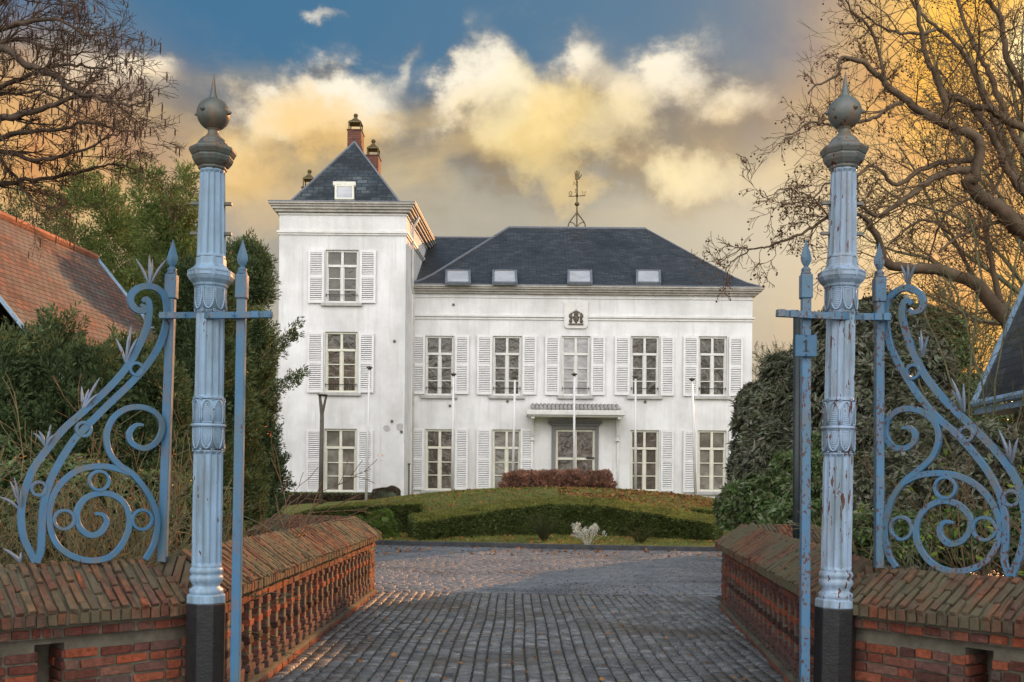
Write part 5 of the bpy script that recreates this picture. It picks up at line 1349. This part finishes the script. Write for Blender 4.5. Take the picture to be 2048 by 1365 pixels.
hedge_band('clipped_hedge', 'low dark hedge along the foot of the tower', [(-9.0,38.2),(-6.5,38.4),(-4.4,38.6)], .7, .5, lambda x, y: 1.22+0*np.asarray(x, float), None, 7000, 3500, 73, sidem=M_brownbush, topm=M_hedge, group='clipped yew hedges round the lawn')

def lobed_bush(name, label, lobes, mat, n, L, Wd, k=1, seed=0, cat='bush', coremat=None, depth=.3, radius=None, up=.2, group=None, flat=.35, core=.74, jit=.6):
    lo = np.array(lobes, float); c = lo[:, :3].mean(0); zb = (lo[:, 2]-lo[:, 5]).min()
    t_ = thing(name, label, cat, (c[0], c[1], max(zb, 0)), group)
    p, nr = lobes_points(lobes, n, seed, depth); r = np.random.default_rng(seed+9); d = nr + r.normal(size=nr.shape)*jit*.6 + np.array([0, 0, up])
    vf = leaves(p, d, L, Wd, seed) if k == 1 else sprays(p, d, k, radius or L*1.2, L, Wd, seed, flat)
    vf = (vf[0], vf[1]); build_np('foliage', *vf, mat, t_)
    if core: build_np('inner_core', *core_mesh(lobes, core), coremat or mat, t_)
    return t_
gz = lambda x, y: float(ground_z(x, y))
# brown dome by the tower, red hedge in front of the door, green ball
c = P(775, 990, 37.5); lobed_bush('dome_bush', 'brown clipped dome shrub against the foot of the tower', [(c.x, 37.5, gz(c.x, 37.5)-.08, .60, .55, .55)], M_brownbush, 9000, .045, .02, seed=80, depth=.1, core=.9, coremat=core_mat)
RH = [(P(px, 960, 35).x, 35+.2*math.sin(px), 1.50, .46, .5, .52+.06*math.sin(px*.1)) for px in (1034, 1062, 1092, 1122, 1150, 1178, 1200)]
lobed_bush('red_hedge', 'low mounded hedge of red brown leaves in front of the entrance', RH, M_red, 34000, .13, .06, seed=81, depth=.28, core=.66, coremat=simple('red_shaded_core', (.07,.03,.025), .9), cat='hedge')  # dark red core colour stands in for shade between the leaves
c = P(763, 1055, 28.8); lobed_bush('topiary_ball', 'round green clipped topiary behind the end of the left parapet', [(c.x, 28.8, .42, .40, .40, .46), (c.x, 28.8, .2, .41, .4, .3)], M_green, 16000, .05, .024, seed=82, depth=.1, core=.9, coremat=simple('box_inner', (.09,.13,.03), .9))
c = P(728, 1080, 27.6); lobed_bush('topiary_ball', 'smaller green topiary half hidden behind the left parapet end', [(-4.45, 28.9, .25, .42, .4, .42)], M_green, 9000, .05, .024, seed=83, depth=.1, core=.9, coremat=MATS['box_inner'])
# pale pampas plant and tufts
def tuft(name, label, x, y, h, n, mat, seed, w=.5, cat='plant', plume=None, group=None):
    r = np.random.default_rng(seed); z0 = gz(x, y); t_ = thing(name, label, cat, (x, y, z0), group); polys = []
    tips = []
    for i in range(n):
        a = r.random()*6.28; rr = r.random()**.5*w; hh = h*(.6+.5*r.random()); b = np.array([x+.12*math.cos(a)*rr, y+.12*math.sin(a)*rr, z0])
        m = b+np.array([math.cos(a)*rr*.45, math.sin(a)*rr*.45, hh*.65]); e = b+np.array([math.cos(a)*rr, math.sin(a)*rr, hh])
        polys.append((np.array([b, m, e]), np.array([.007, .005, .003]))); tips.append(e)
    build_np('stems', *tubes_np(polys, 3), mat, t_)
    if plume is not None:
        tp = np.array(tips); build_np('plumes', *sprays(tp, np.array([[0, 0, 1.]])+0*tp, 34, .055, .06, .022, seed, .6), plume, t_)
    return t_
c = PZ(1178, 1092, .08); tuft('plume_plant', 'pale plant with woolly white plumes in the verge before the hedge', c.x, c.y+.4, .48, 30, M_whitefl, 90, .38, plume=M_whitefl)
c = PZ(1090, 1088, .08); tuft('grass_tuft', 'tall dry grass tuft left of the white plume plant', c.x, c.y+.9, .7, 110, M_under, 91, .55)
c = PZ(1290, 1092, .08); tuft('grass_tuft', 'low dry grass tuft right of the white plume plant', c.x, c.y+.9, .4, 80, M_under, 92, .5)
# lawn grass and fallen leaves
r = np.random.default_rng(5)
def on_ground(n, x0, x1, y0, y1, cond=None):
    p = np.stack([x0+(x1-x0)*r.random(n), y0+(y1-y0)*r.random(n), np.zeros(n)], 1); 
    if cond is not None: p = p[cond(p[:, 0], p[:, 1])]
    p[:, 2] = ground_z(p[:, 0], p[:, 1]); return p
pg = on_ground(90000, -9, 10, 25.4, 37, lambda x, y: y > kerb_y(x)+.2)
o = build_np('grass', *leaves(pg, np.array([[0, 0, 1.]])+r.normal(size=pg.shape)*.45, .07, .014, 6), M_grass); tag(o, 'short tufty green and brown grass of the round lawn', 'grass', kind='stuff')
pl_ = on_ground(4000, -8, 10, 27, 36.5, lambda x, y: y > kerb_y(x)+.3); pl_ = np.concatenate([pl_, on_ground(9000, 1.5, 7.5, 28, 34.5, lambda x, y: (y > front_y(x)) & (r.random(len(x)) < .25+.6*(np.sin(x*1.7)*np.cos(y*1.3) > 0)))]); pl_[:, 2] += .03
pr_ = np.stack([-4+9.5*r.random(260), 23+3.2*r.random(260), np.full(260, .02)], 1); pr_ = pr_[pr_[:, 1] < kerb_y(pr_[:, 0])-.1]  # orange leaves added along the sunlit road strip to carry its colour
pn_ = np.stack([-2+4.6*r.random(150), 7+9*r.random(150), np.full(150, .02)], 1)
v1 = leaves(np.concatenate([pl_, pr_]), r.normal(size=(len(pl_)+len(pr_), 3))*[1, 1, .25], .10, .065, 7); v2 = leaves(pn_, r.normal(size=(len(pn_), 3))*[1, 1, .15], .045, .028, 8)
o = build_np('fallen_leaves', *merge([v1, v2]), M_fallen); tag(o, 'scattered orange and brown fallen leaves on lawn and paving', 'fallen leaves', kind='stuff')

# ================================================================ EVERGREENS
def conifer(label, x, y, ztop, rad, seed, mat, n=2600, k=32, zlow=0.0, L=.11, Wd=.024, spires=6, group='evergreen trees on the left', name='evergreen_tree', sprayr=.22):
    r = np.random.default_rng(seed); H = ztop-zlow; lobes = []
    for i in range(26):
        f = (i+.5)/26; zz = zlow+H*(.06+.80*f); rr = rad*(1-.55*f**1.6); a = i*2.4+r.random(); q = rr*(.35+.35*r.random())
        s_ = rad*(.42-.18*f)*(.8+.5*r.random()); lobes.append((x+q*math.cos(a), y+q*math.sin(a), zz, s_, s_, s_*1.25))
    for i in range(spires):
        a = r.random()*6.28; q = rad*.6*r.random(); h = ztop-r.random()*H*.16; lobes.append((x+q*math.cos(a), y+q*math.sin(a), h-.5, .20, .20, .75))
    t_ = thing(name, label, 'tree', (x, y, zlow), group)
    p, nr = lobes_points(lobes, int(n*1.5), seed, .55); d = nr*.9+np.array([0, 0, .75])+r.normal(size=nr.shape)*.25
    build_np('crown', *sprays(p, d, k, sprayr, L, Wd, seed, .30), mat, t_)
    MB().tube([(x, y, zlow-.1), (x+.05, y, zlow+H*.4), (x, y, zlow+H*.8)], [rad*.09, rad*.07, .04], 8).build('trunk', M_bark, t_, smooth=True)
    return t_
def at(px, y): return P(px, 900, y).x
def zat(px, py, y): return P(px, py, y).z
conifer('tall green yew rising behind the tiled outbuilding', at(215, 26), 26, zat(215, 350, 26), 2.5, 101, M_conif, n=3800)
conifer('green yew with several upright leaders left of the gate column', at(350, 24), 24, zat(350, 362, 24), 1.7, 102, M_conif, n=3000)
conifer('narrow dark evergreen between the left gate column and the tower', at(478, 24), 24, zat(490, 425, 24), .85, 103, M_conif_d, n=2200, spires=3)
conifer('broad dark evergreen at the far left behind the outbuilding roof', at(40, 27), 27, zat(40, 385, 27), 2.4, 104, M_conif_d, n=2600)
conifer('low dark juniper in front of the tiled roof at the left edge', at(70, 12.5), 12.5, zat(80, 655, 12.5), 1.35, 105, M_conif_d, n=3600, L=.075, Wd=.022, sprayr=.16)
conifer('dark juniper behind the left scroll panel', at(265, 13.5), 13.5, zat(265, 690, 13.5), 1.1, 106, M_conif_d, n=3400, L=.075, Wd=.022, sprayr=.16)
conifer('dense dark evergreen right behind the left gate column', at(395, 17), 17, zat(395, 500, 17), 1.25, 107, M_conif_d, n=3600, L=.085, Wd=.024, sprayr=.18)
conifer('low dark evergreen beside the corner of the tower', at(490, 21), 21, zat(490, 640, 21), .95, 108, M_conif_d, n=2400, L=.085, Wd=.024, sprayr=.18)
# the two sprays that reach across the tower wall
t_ = thing('conifer_branch', 'two dark evergreen branches reaching in front of the tower wall', 'branch', P(545, 740, 20.5)); 
for (x0, y0, x1, y1) in ((520, 720, 594, 650), (520, 790, 600, 738)):
    a, b = np.array(P(x0, y0, 20.5)), np.array(P(x1, y1, 20.5)); rr = np.random.default_rng(int(x1)); u = rr.random(36)[:, None]**.8; cc = a*(1-u)+b*u + rr.normal(size=(36, 3))*.05; cc[:, 2] -= np.abs(rr.normal(size=36))*.12
    build_np('needle_spray', *sprays(cc, (b-a)[None]+rr.normal(size=(36, 3))*.5+0*cc, 26, .11, .08, .024, 3, .4), M_conif_d, t_)
    MB().tube([a, b], [.02, .006], 5).build('twig', M_twig, t_)

def rhodo(label, lobes, seed, n=2600, mat=M_rhodo, L=.15, Wd=.042, k=10, group='large evergreen shrubs on the right', name='evergreen_shrub', core=.60):
    lo = np.array(lobes, float); c = lo[:, :3].mean(0); t_ = thing(name, label, 'bush', (c[0], c[1], 0), group)
    r = np.random.default_rng(seed); p, nr = lobes_points(lobes, n, seed, .3); d = nr+np.array([0, 0, .2])+r.normal(size=nr.shape)*.3; d = unit(d)
    # whorls: k leaves radiating and drooping round each shoot
    pp_ = np.repeat(p, k, 0); dd = np.repeat(d, k, 0); rad_ = unit(np.cross(dd, r.normal(size=dd.shape))); dl = rad_+dd*.45+np.array([0, 0, -.45])
    build_np('foliage', *leaves(pp_, dl, L, Wd, seed, cup=-.08), mat, t_); build_np('inner_core', *core_mesh(lobes, core, 9), core_mat, t_)
    return t_
def lob(px, py, y, rx, rz, ry=None):
    c = P(px, py, y); k = y/F; return (c.x, y, c.z, rx*k, (ry or rx)*k, rz*k)
rhodo('big dusty green rhododendron mound beside the right end of the house', [lob(1545,870,19,65,95), lob(1512,970,18.5,52,80), lob(1590,800,19.5,75,95), lob(1560,960,18,80,100), lob(1650,725,20,60,90), lob(1503,915,18.5,36,55), lob(1515,820,19.3,38,50), lob(1620,860,18.5,70,120)], 111, n=9500)
rhodo('tall dark evergreen shrub behind the right gate column', [lob(1700,720,17.5,85,115), lob(1770,705,17.5,80,105), lob(1700,860,17,100,150), lob(1800,800,17,90,140), lob(1650,980,16.5,90,110), lob(1850,740,18,50,70), lob(1760,960,16.5,100,130)], 112, n=9500)
rhodo('lower shadowed shrub behind the right scroll panel', [lob(1850,950,14,90,110), lob(1780,1000,13.5,80,90), lob(1875,880,14.5,60,90), lob(1930,1000,13.5,80,100), lob(1990,960,13,80,110), lob(2060,960,13,80,100)], 113, n=7000, L=.12)
rhodo('green laurel standing between the right parapet and the rhododendron', [lob(1600,980,15.5,60,80), lob(1660,960,15,60,90), lob(1540,1010,15.8,60,60), lob(1620,1040,15,90,50), lob(1480,1020,16.2,40,50)], 114, n=5200, mat=M_laurel, L=.12, Wd=.045)
rhodo('added evergreen mass further back on the right, shading the bridge', [lob(1680,690,30,70,70), lob(1760,670,30,70,70), lob(1700,820,30,140,120), lob(1850,700,29,80,80), lob(1880,860,29,130,120)], 115, n=6500, L=.2, Wd=.07, mat=M_laurel)  # evergreen mass added here to throw shade on the bridge

# dark tree line far left behind the tower and right behind the house
# ================================================================ BARE TREES
def bare_tree_meshes(seed, H, r0, kids, lenf=.62, spread=.75, curl=.16, up=.06, rmin=.012, n1=9):
    r = np.random.default_rng(seed); polys, tips = [], []
    tr = np.array([[0, 0, -.2], [0, 0, H*.12], [.02*H, 0, H*.25], [.01*H, .01*H, H*.40], [0, .02*H, H*.6], [.01*H, .01*H, H*.8]])
    polys.append((tr, np.linspace(r0, r0*.25, 6)))
    trunk = tubes_np(polys[:1], 8); polys = []
    for i in range(n1):
        f = .28+.7*(i+.5)/n1; z = H*.8*f; a = i*2.4+r.random(); d = np.array([math.cos(a), math.sin(a), .55+.6*f])
        grow(polys, tips, np.array([.01*H, .01*H, z]), d, H*.42*(1.15-.5*f), r0*.4*(1.1-.6*f), 0, r, 0, spread, None, rmin, kids, up, lenf, curl)
    return trunk, tubes_np(polys, 3)
tk, bz = bare_tree_meshes(201, 9.0, .16, (7, 5, 4), rmin=.010)
T0 = thing('bare_tree', 'yellowish bare tree behind the right corner of the house', 'tree', (0, 0, 0), 'bare trees beyond the house')
build_np('trunk', *tk, M_bark, T0, smooth=True); build_np('branches', *bz, M_twiggreen, T0)
spots = [(1530, 55, .85, 0.3, 'bare winter tree nearest the right corner of the house'), (1590, 58, 1.0, 2.0, 'bare winter tree between the house and the number plate bar'), (1668, 62, 1.15, 4.0, 'bare winter tree directly beyond the right gate column'),
         (1745, 60, 1.2, 1.1, 'bare winter tree beyond the right spear topped bar'), (1830, 57, 1.2, 3.1, 'bare winter tree beyond the top of the right scroll panel'), (1930, 55, 1.3, 5.2, 'bare winter tree beyond the slate roofed outbuilding'),
         (522, 56, .95, 2.4, 'bare winter tree seen between the left evergreens and the tower'), (455, 60, 1.0, 1.4, 'bare winter tree half hidden behind the left gate column'), (2030, 52, 1.3, .4, 'bare winter tree at the right edge beyond the slate roof')]
for i, (px, y, sc, rz_, lab) in enumerate(spots):
    x = at(px, y)
    if i == 0: T0.location = (x, y, gz(x, y)); T0.rotation_euler = (0, 0, rz_); T0.scale = (sc,)*3; T0['label'] = lab
    else: copy_thing(T0, (x, y, gz(x, y)), rz_, sc, lab)
# bare trees of the street behind the camera, seen in the window panes
for i, (x, y, sc, rz_, lab) in enumerate([(-9, -14, 1.5, .5, 'street tree left of the driveway mouth, mirrored in the windows'), (7, -12, 1.6, 1.9, 'street tree right of the driveway mouth, mirrored in the windows'), (-1, -24, 1.7, 3.3, 'street tree opposite the gate, mirrored in the windows'), (17, -20, 1.6, 4.4, 'street tree further right along the road, mirrored in the windows'), (-17, -19, 1.6, 5.4, 'street tree further left along the road, mirrored in the windows'), (3, -17, 1.5, 2.6, 'street tree near the middle of the road, mirrored in the windows'), (-5, -18, 1.7, .9, 'slightly leaning street tree behind the viewer, mirrored in the windows')]):
    c = copy_thing(T0, (x, y, 0), rz_, sc, lab); c['group'] = 'street trees behind the viewer'

# big plane tree on the right
r = np.random.default_rng(301); DP = 15.0
def L3(pts, d0=DP, d1=None):
    d1 = d0 if d1 is None else d1; n = len(pts); return [P(x, y, d0+(d1-d0)*i/(n-1)) for i, (x, y) in enumerate(pts)]
LIMBS = [([(2300,640),(2180,560),(2048,462),(2006,423),(1961,394),(1932,357)], .24, .13, 15.5, 15, .5, 1.3),
 ([(1932,357),(1951,353),(1957,283),(1924,263),(1887,246),(1846,226),(1809,197),(1776,176),(1760,152),(1727,127),(1698,117),(1682,119),(1672,152),(1633,172),(1616,189)], .13, .012, 15, 14, .22, .6),
 ([(1809,205),(1780,213),(1752,234),(1719,244),(1670,252),(1637,246),(1616,246),(1596,263),(1570,270)], .05, .010, 14.6, 14, .16, .55),
 ([(1949,340),(1891,345),(1850,369),(1809,398),(1760,431),(1723,414),(1700,395)], .10, .02, 15, 14.2, .25, .9),
 ([(1945,320),(1891,324),(1842,340),(1793,369),(1768,349),(1744,332),(1719,349),(1700,352)], .075, .014, 15.1, 14.6, .25, .9),
 ([(1897,238),(1887,193),(1871,156),(1854,115),(1842,62),(1834,0),(1828,-80)], .085, .03, 15, 14.6, .28, 1.2),
 ([(2100,440),(2023,353),(1990,279),(1949,222),(1920,193),(1895,189)], .10, .045, 15.6, 15, .28, 1.2),
 ([(2150,290),(2048,254),(2014,242),(1986,222),(1949,213),(1912,197),(1880,190)], .11, .05, 15.6, 15, .28, 1.1),
 ([(2060,400),(2031,357),(1994,254),(1969,193),(1932,115),(1904,82),(1871,53),(1834,16),(1800,-30)], .09, .025, 16, 15.5, .28, 1.3),
 ([(2090,360),(2048,308),(2006,217),(1977,144),(1953,103),(1920,20),(1905,-50)], .10, .03, 16.4, 16, .28, 1.3),
 ([(2120,300),(2048,176),(2014,119),(2002,41),(1977,0),(1960,-60)], .10, .04, 16.4, 16, .28, 1.3),
 ([(2200,760),(2080,700),(2010,640),(1957,575),(1891,545),(1809,536),(1772,525),(1756,480),(1735,443),(1715,429)], .21, .035, 15.5, 14.3, .4, 1.1),
 ([(1715,429),(1657,435),(1625,455),(1584,476),(1551,488),(1522,496),(1493,503),(1465,525),(1452,546)], .04, .008, 14.3, 13.8, .13, .5),
 ([(1723,414),(1690,372),(1657,365),(1629,394),(1604,386),(1575,378),(1534,394)], .03, .008, 14.3, 13.8, .13, .5),
 ([(1657,435),(1640,410),(1612,393),(1580,400)], .02, .007, 14.2, 13.8, .13, .5),
 ([(1879,505),(1912,476),(1957,455),(2014,439),(2080,430)], .03, .06, 15, 15.5, .3, 1.0),
 ([(1871,60),(1820,70),(1775,60),(1735,35),(1712,10)], .04, .012, 15, 14.4, .2, .8),
 ([(1776,176),(1740,60),(1700,20),(1690,-20)], .04, .012, 14.6, 14.2, .22, .8),
 ([(2010,640),(1990,560),(1975,470),(1990,380),(2030,300)], .09, .03, 16.5, 17, .3, 1.3),
 ([(1957,575),(1900,470),(1850,440),(1800,470),(1770,500)], .05, .012, 15.5, 15.0, .25, 1.1),
 ([(1957,394),(1900,420),(1870,480),(1850,560)], .04, .012, 16, 15.8, .25, 1.1)]
polys, tips = [], []; twp = []
for pts, ra, rb, d0, d1, ev, bl in LIMBS:
    tmp = []; limb(tmp, tips, L3(pts, d0*1.2, d1*1.2), ra*.77, rb*.79, r, every=ev*1.2, blen=bl*1.2, kids=(0, 6, 4), droop=.10, spread=.95, rmin=.0047, up=.03, curl=.30, lenf=.5)
    polys.append(tmp[0]); twp += tmp[1:]
base = P(2300, 640, 18.6)
plane = thing('plane_tree', 'large bare plane tree with crooked limbs spreading in from the right', 'tree', (base.x, 18.6, 0), 'large bare trees framing the gate')
tr0_ = (np.array([[base.x+.5, 18.6, -.2], [base.x+.45, 18.6, 1.5], [base.x+.2, 18.6, 3.2], [base.x, 18.6, base.z]]), np.array([.6, .5, .45, .3]))
build_np('trunk', *tubes_np([tr0_], 12), M_barkwarm, plane, smooth=True)
build_np('limbs', *tubes_np(polys, 8), M_barkwarm, plane, smooth=True)
build_np('twigs', *tubes_np(twp, 3), M_twig, plane)
tp = np.array([t_[0] for t_ in tips if t_[2] >= 2]); tp = tp[r.random(len(tp)) < .22]; rr_ = .022
oc = np.array([[1,0,0],[-1,0,0],[0,1,0],[0,-1,0],[0,0,1],[0,0,-1]])*rr_; v = (tp[:, None]+oc[None]+np.array([0, 0, -.045])).reshape(-1, 3)
fo = np.array([[0,2,4,4],[2,1,4,4],[1,3,4,4],[3,0,4,4],[2,0,5,5],[1,2,5,5],[3,1,5,5],[0,3,5,5]])[:, :3]
build_np('seed_balls', v, (np.arange(len(tp))[:, None, None]*6+fo[None]).reshape(-1, 3), M_seed, plane)['kind'] = 'stuff'
# fine twigged trees behind it
def twiggy(label, trunk_px, D, fans, seed, mat, blen, every, group, leafs=None, r0=.09, name='bare_tree'):
    r = np.random.default_rng(seed); polys, tips, tw_ = [], [], []
    for pts in fans:
        tmp = []; limb(tmp, tips, L3(pts, D, D+r.normal()*.6), r0*(.6+.4*r.random()), .012, r, every=every, blen=blen, kids=(0, 6, 3), droop=.0, spread=.8, rmin=.0030*D/15, up=.06, curl=.18, lenf=.55)
        polys.append(tmp[0]); tw_ += tmp[1:]
    c = P(*trunk_px, D); t_ = thing(name, label, 'tree', (c.x, D, 0), group)
    build_np('trunk', *tubes_np([(np.array([[c.x, D, -.2], [c.x, D, c.z*.5], [c.x, D, c.z]]), np.array([r0*2.4, r0*2, r0*1.5]))], 8), M_bark, t_, smooth=True)
    build_np('limbs', *tubes_np(polys, 6), mat, t_, smooth=True); build_np('twigs', *tubes_np(tw_, 3), M_twig if mat is not M_twiggreen else mat, t_)
    return t_, np.array([a[0] for a in tips if a[2] >= 2])
twiggy('finely twigged bare tree behind the plane tree at the right edge', (2080, 620), 24, [[(2080,620),(2040,480),(1980,360),(1900,260),(1850,180)], [(2080,620),(2060,440),(2040,260),(2010,100),(1990,-30)], [(2070,600),(1990,500),(1900,430),(1800,400),(1740,350)], [(2080,560),(2000,420),(1930,300),(1860,90),(1840,10)], [(2060,640),(1960,580),(1860,520),(1780,500),(1720,470)],
       [(2080,500),(2020,300),(1960,160),(1900,40)], [(2080,620),(1980,540),(1900,480),(1840,360),(1790,280)], [(2080,500),(2048,350),(2044,180),(2048,20)], [(2050,650),(1960,640),(1880,600),(1800,580)]], 311, M_twiggreen, 2.2, .42, 'large bare trees framing the gate', r0=.07)
twiggy('shrubby bare tree in front of the slate roofed outbuilding', (1960, 1000), 13, [[(1960,1000),(1930,850),(1880,700),(1840,600)], [(1960,1000),(1990,800),(2010,640),(2040,480)], [(1950,1000),(1900,900),(1850,800),(1830,740)], [(1970,1000),(2030,860),(2060,700),(2050,520)], [(1960,1000),(1940,780),(1960,560),(1940,440)], [(1990,1050),(2040,980),(2080,860)], [(1960,1000),(1975,850),(1930,640),(1890,540)]], 312, M_twiggreen, .6, .55, 'bare shrubs behind the iron scroll panels', r0=.016, name='bare_shrub')

# bare tree at the upper left
r = np.random.default_rng(321)
LL = [([(-260,520),(-120,180),(0,98),(44,125),(108,152),(141,179),(189,195),(236,209),(290,212)], .065, .007, 13, 12, .13, .55),
 ([(-200,330),(-60,250),(0,240),(60,225),(120,205),(170,190),(215,200),(250,225)], .06, .006, 13, 12.4, .14, .6), ([(-200,330),(-80,120),(0,60),(60,45),(120,40),(175,70),(215,62)], .05, .006, 13, 12.5, .15, .65),
 ([(-160,60),(-40,20),(40,-5),(100,-20),(150,5)], .04, .006, 13, 12.5, .15, .7), ([(-200,330),(-40,200),(60,150),(130,130),(180,135),(230,140)], .04, .006, 13.6, 13, .14, .6),
 ([(-240,520),(-100,330),(0,300),(60,320),(130,310),(200,285),(250,262)], .05, .006, 13.5, 13, .14, .6), ([(-240,560),(-80,420),(0,370),(80,360),(150,345),(220,330),(285,345)], .05, .006, 14, 13.5, .14, .6),
 ([(-240,500),(-60,290),(20,340),(60,400),(110,420)], .045, .006, 14, 13.5, .16, .6), ([(-200,200),(-60,110),(30,80),(90,95),(140,110),(200,100)], .04, .006, 14, 13.2, .14, .6), ([(-120,330),(20,270),(110,262),(180,245),(240,262),(275,265)], .035, .006, 13.5, 13, .14, .5),
 ([(-160,0),(-60,-60),(40,-80),(110,-60),(170,-20)], .04, .006, 13.5, 13, .16, .7), ([(-220,260),(-60,170),(20,190),(80,180),(140,215),(190,240)], .035, .006, 14.2, 13.6, .14, .5)]
polys, tips, twp = [], [], []
for pts, ra, rb, d0, d1, ev, bl in LL:
    tmp = []; limb(tmp, tips, L3(pts, d0, d1), ra, rb, r, every=ev, blen=bl, kids=(0, 7, 4), droop=.02, spread=.62, rmin=.0030, up=.03, curl=.16, start=.25)
    polys.append(tmp[0]); twp += tmp[1:]
base = P(-260, 520, 13); lt = thing('alder_tree', 'bare tree with hanging dark catkins reaching in from the upper left', 'tree', (base.x-.6, 13, 0), 'large bare trees framing the gate')
build_np('trunk', *tubes_np([(np.array([[base.x-.7, 13, -.2], [base.x-.6, 13, 2], [base.x-.2, 13, base.z]]), np.array([.34, .28, .2]))], 10), M_bark, lt, smooth=True)
build_np('limbs', *tubes_np(polys, 7), M_bark, lt, smooth=True); build_np('twigs', *tubes_np(twp, 3), M_bark, lt)
tp = np.array([a[0] for a in tips if a[2] >= 2]); tp = tp[r.random(len(tp)) < .07]; cat_ = []
for q in tp: l_ = .07+.08*r.random(); cat_.append((np.array([q, q+[0.004, 0, -l_*.3], q+[0, 0.003, -l_*.7], q+[0, 0, -l_]]), np.array([.004, .009, .009, .003])))
build_np('catkins', *tubes_np(cat_, 4), simple('catkin', (.05,.025,.018), .9), lt)['kind'] = 'stuff'

# wild bare shoots behind the left scroll panel and the parapet
def thicket(label, x0, x1, y0, y1, h0, h1, n, seed, mat, cat='shrub', name='bare_shrub', lean=.5, group='bare shrubs behind the iron scroll panels', leafm=None, leafn=0, lL=.06):
    r = np.random.default_rng(seed); polys, tips = [], []
    for i in range(n):
        x = x0+(x1-x0)*r.random(); y = y0+(y1-y0)*r.random(); d = np.array([r.normal()*lean, r.normal()*lean*.5, 1.0])
        grow(polys, tips, np.array([x, y, -.1]), d, h0+(h1-h0)*r.random(), .010+.008*r.random(), 1, r, .1, .7, None, .0032, (0, 6, 4), .02, .5, .13)
    t_ = thing(name, label, cat, ((x0+x1)/2, (y0+y1)/2, 0), group); build_np('stems', *tubes_np(polys, 4), mat, t_)
    if leafm:
        tp = np.array([a[0] for a in tips]); tp = tp[r.random(len(tp)) < leafn]; tp = tp[:6000]
        build_np('leaves', *sprays(tp, r.normal(size=tp.shape), 5, .05, lL, lL*.4, seed, .5), leafm, t_)
    return t_
thicket('tangle of bare olive shoots behind the left scroll panel', -5.4, -3.1, 8.0, 10.2, 1.0, 1.9, 62, 401, M_twiggreen, lean=.35)
thicket('bare arching shoots at the left edge behind the scroll panel', -5.2, -4.2, 7.4, 8.4, 1.5, 2.6, 14, 402, M_twiggreen, lean=.6)
rhodo('low dark shrubs growing behind the bare shoots beyond the left scroll panel', [lob(60,1010,11.5,90,90), lob(170,1020,11.8,90,100), lob(290,1030,12,90,90), lob(380,1040,12.4,60,80), lob(-40,980,11.5,90,110)], 116, n=4200, mat=M_laurel, L=.08, Wd=.03, group='low shrubs on the left bank')
rhodo('low dark shrubs on the right bank beneath the scroll panel', [lob(1760,1080,10,70,60), lob(1850,1090,9.6,80,60), lob(1950,1090,9.3,80,70), lob(2040,1080,9.2,80,70)], 117, n=4200, mat=M_laurel, L=.07, Wd=.028)
thicket('thin bare shoots beside the left parapet behind the gate column', -4.6, -3.4, 10.5, 13.5, .7, 1.4, 45, 403, M_twiggreen, lean=.25)
thicket('tangle of twigs with yellow green leaves behind the right scroll panel', 3.7, 6.6, 7.6, 10.5, .8, 1.8, 80, 404, M_twig, lean=.35, leafm=M_yel, leafn=.10, lL=.07)
thicket('thin sapling shoots just right of the right gate column', 3.25, 3.6, 8.4, 9.6, .8, 1.5, 10, 405, M_twiggreen, lean=.08, leafm=M_yel, leafn=.04)
thicket('berried shoots with orange fruit left of the left gate column', -3.6, -2.9, 9.2, 11, 1.1, 2.3, 16, 406, M_twig, leafm=M_orangeb, leafn=.07, lL=.035)
thicket('low yellow flowering twigs beyond the left parapet', -7.6, -5.4, 24.2, 26, .5, 1.0, 40, 407, M_twiggreen, leafm=M_yelfl, leafn=.5, lL=.06, group='flowering shrubs')
pgl = np.concatenate([np.stack([-9+6.6*r.random(30000), 6.6+8*r.random(30000), np.full(30000, -.05)], 1), np.stack([2.9+.086*0+7*r.random(30000), 5.5+7.6*r.random(30000), np.full(30000, -.05)], 1)])
pgl = pgl[(pgl[:, 0] < -2.6) | (pgl[:, 0] > 3.4+.0*pgl[:, 1])]
o = build_np('undergrowth', *leaves(pgl, np.array([[0, 0, 1.]])+r.normal(size=pgl.shape)*.5, .16, .02, 66), M_under); tag(o, 'rough grass and weeds growing on both banks beside the bridge', 'undergrowth', kind='stuff')
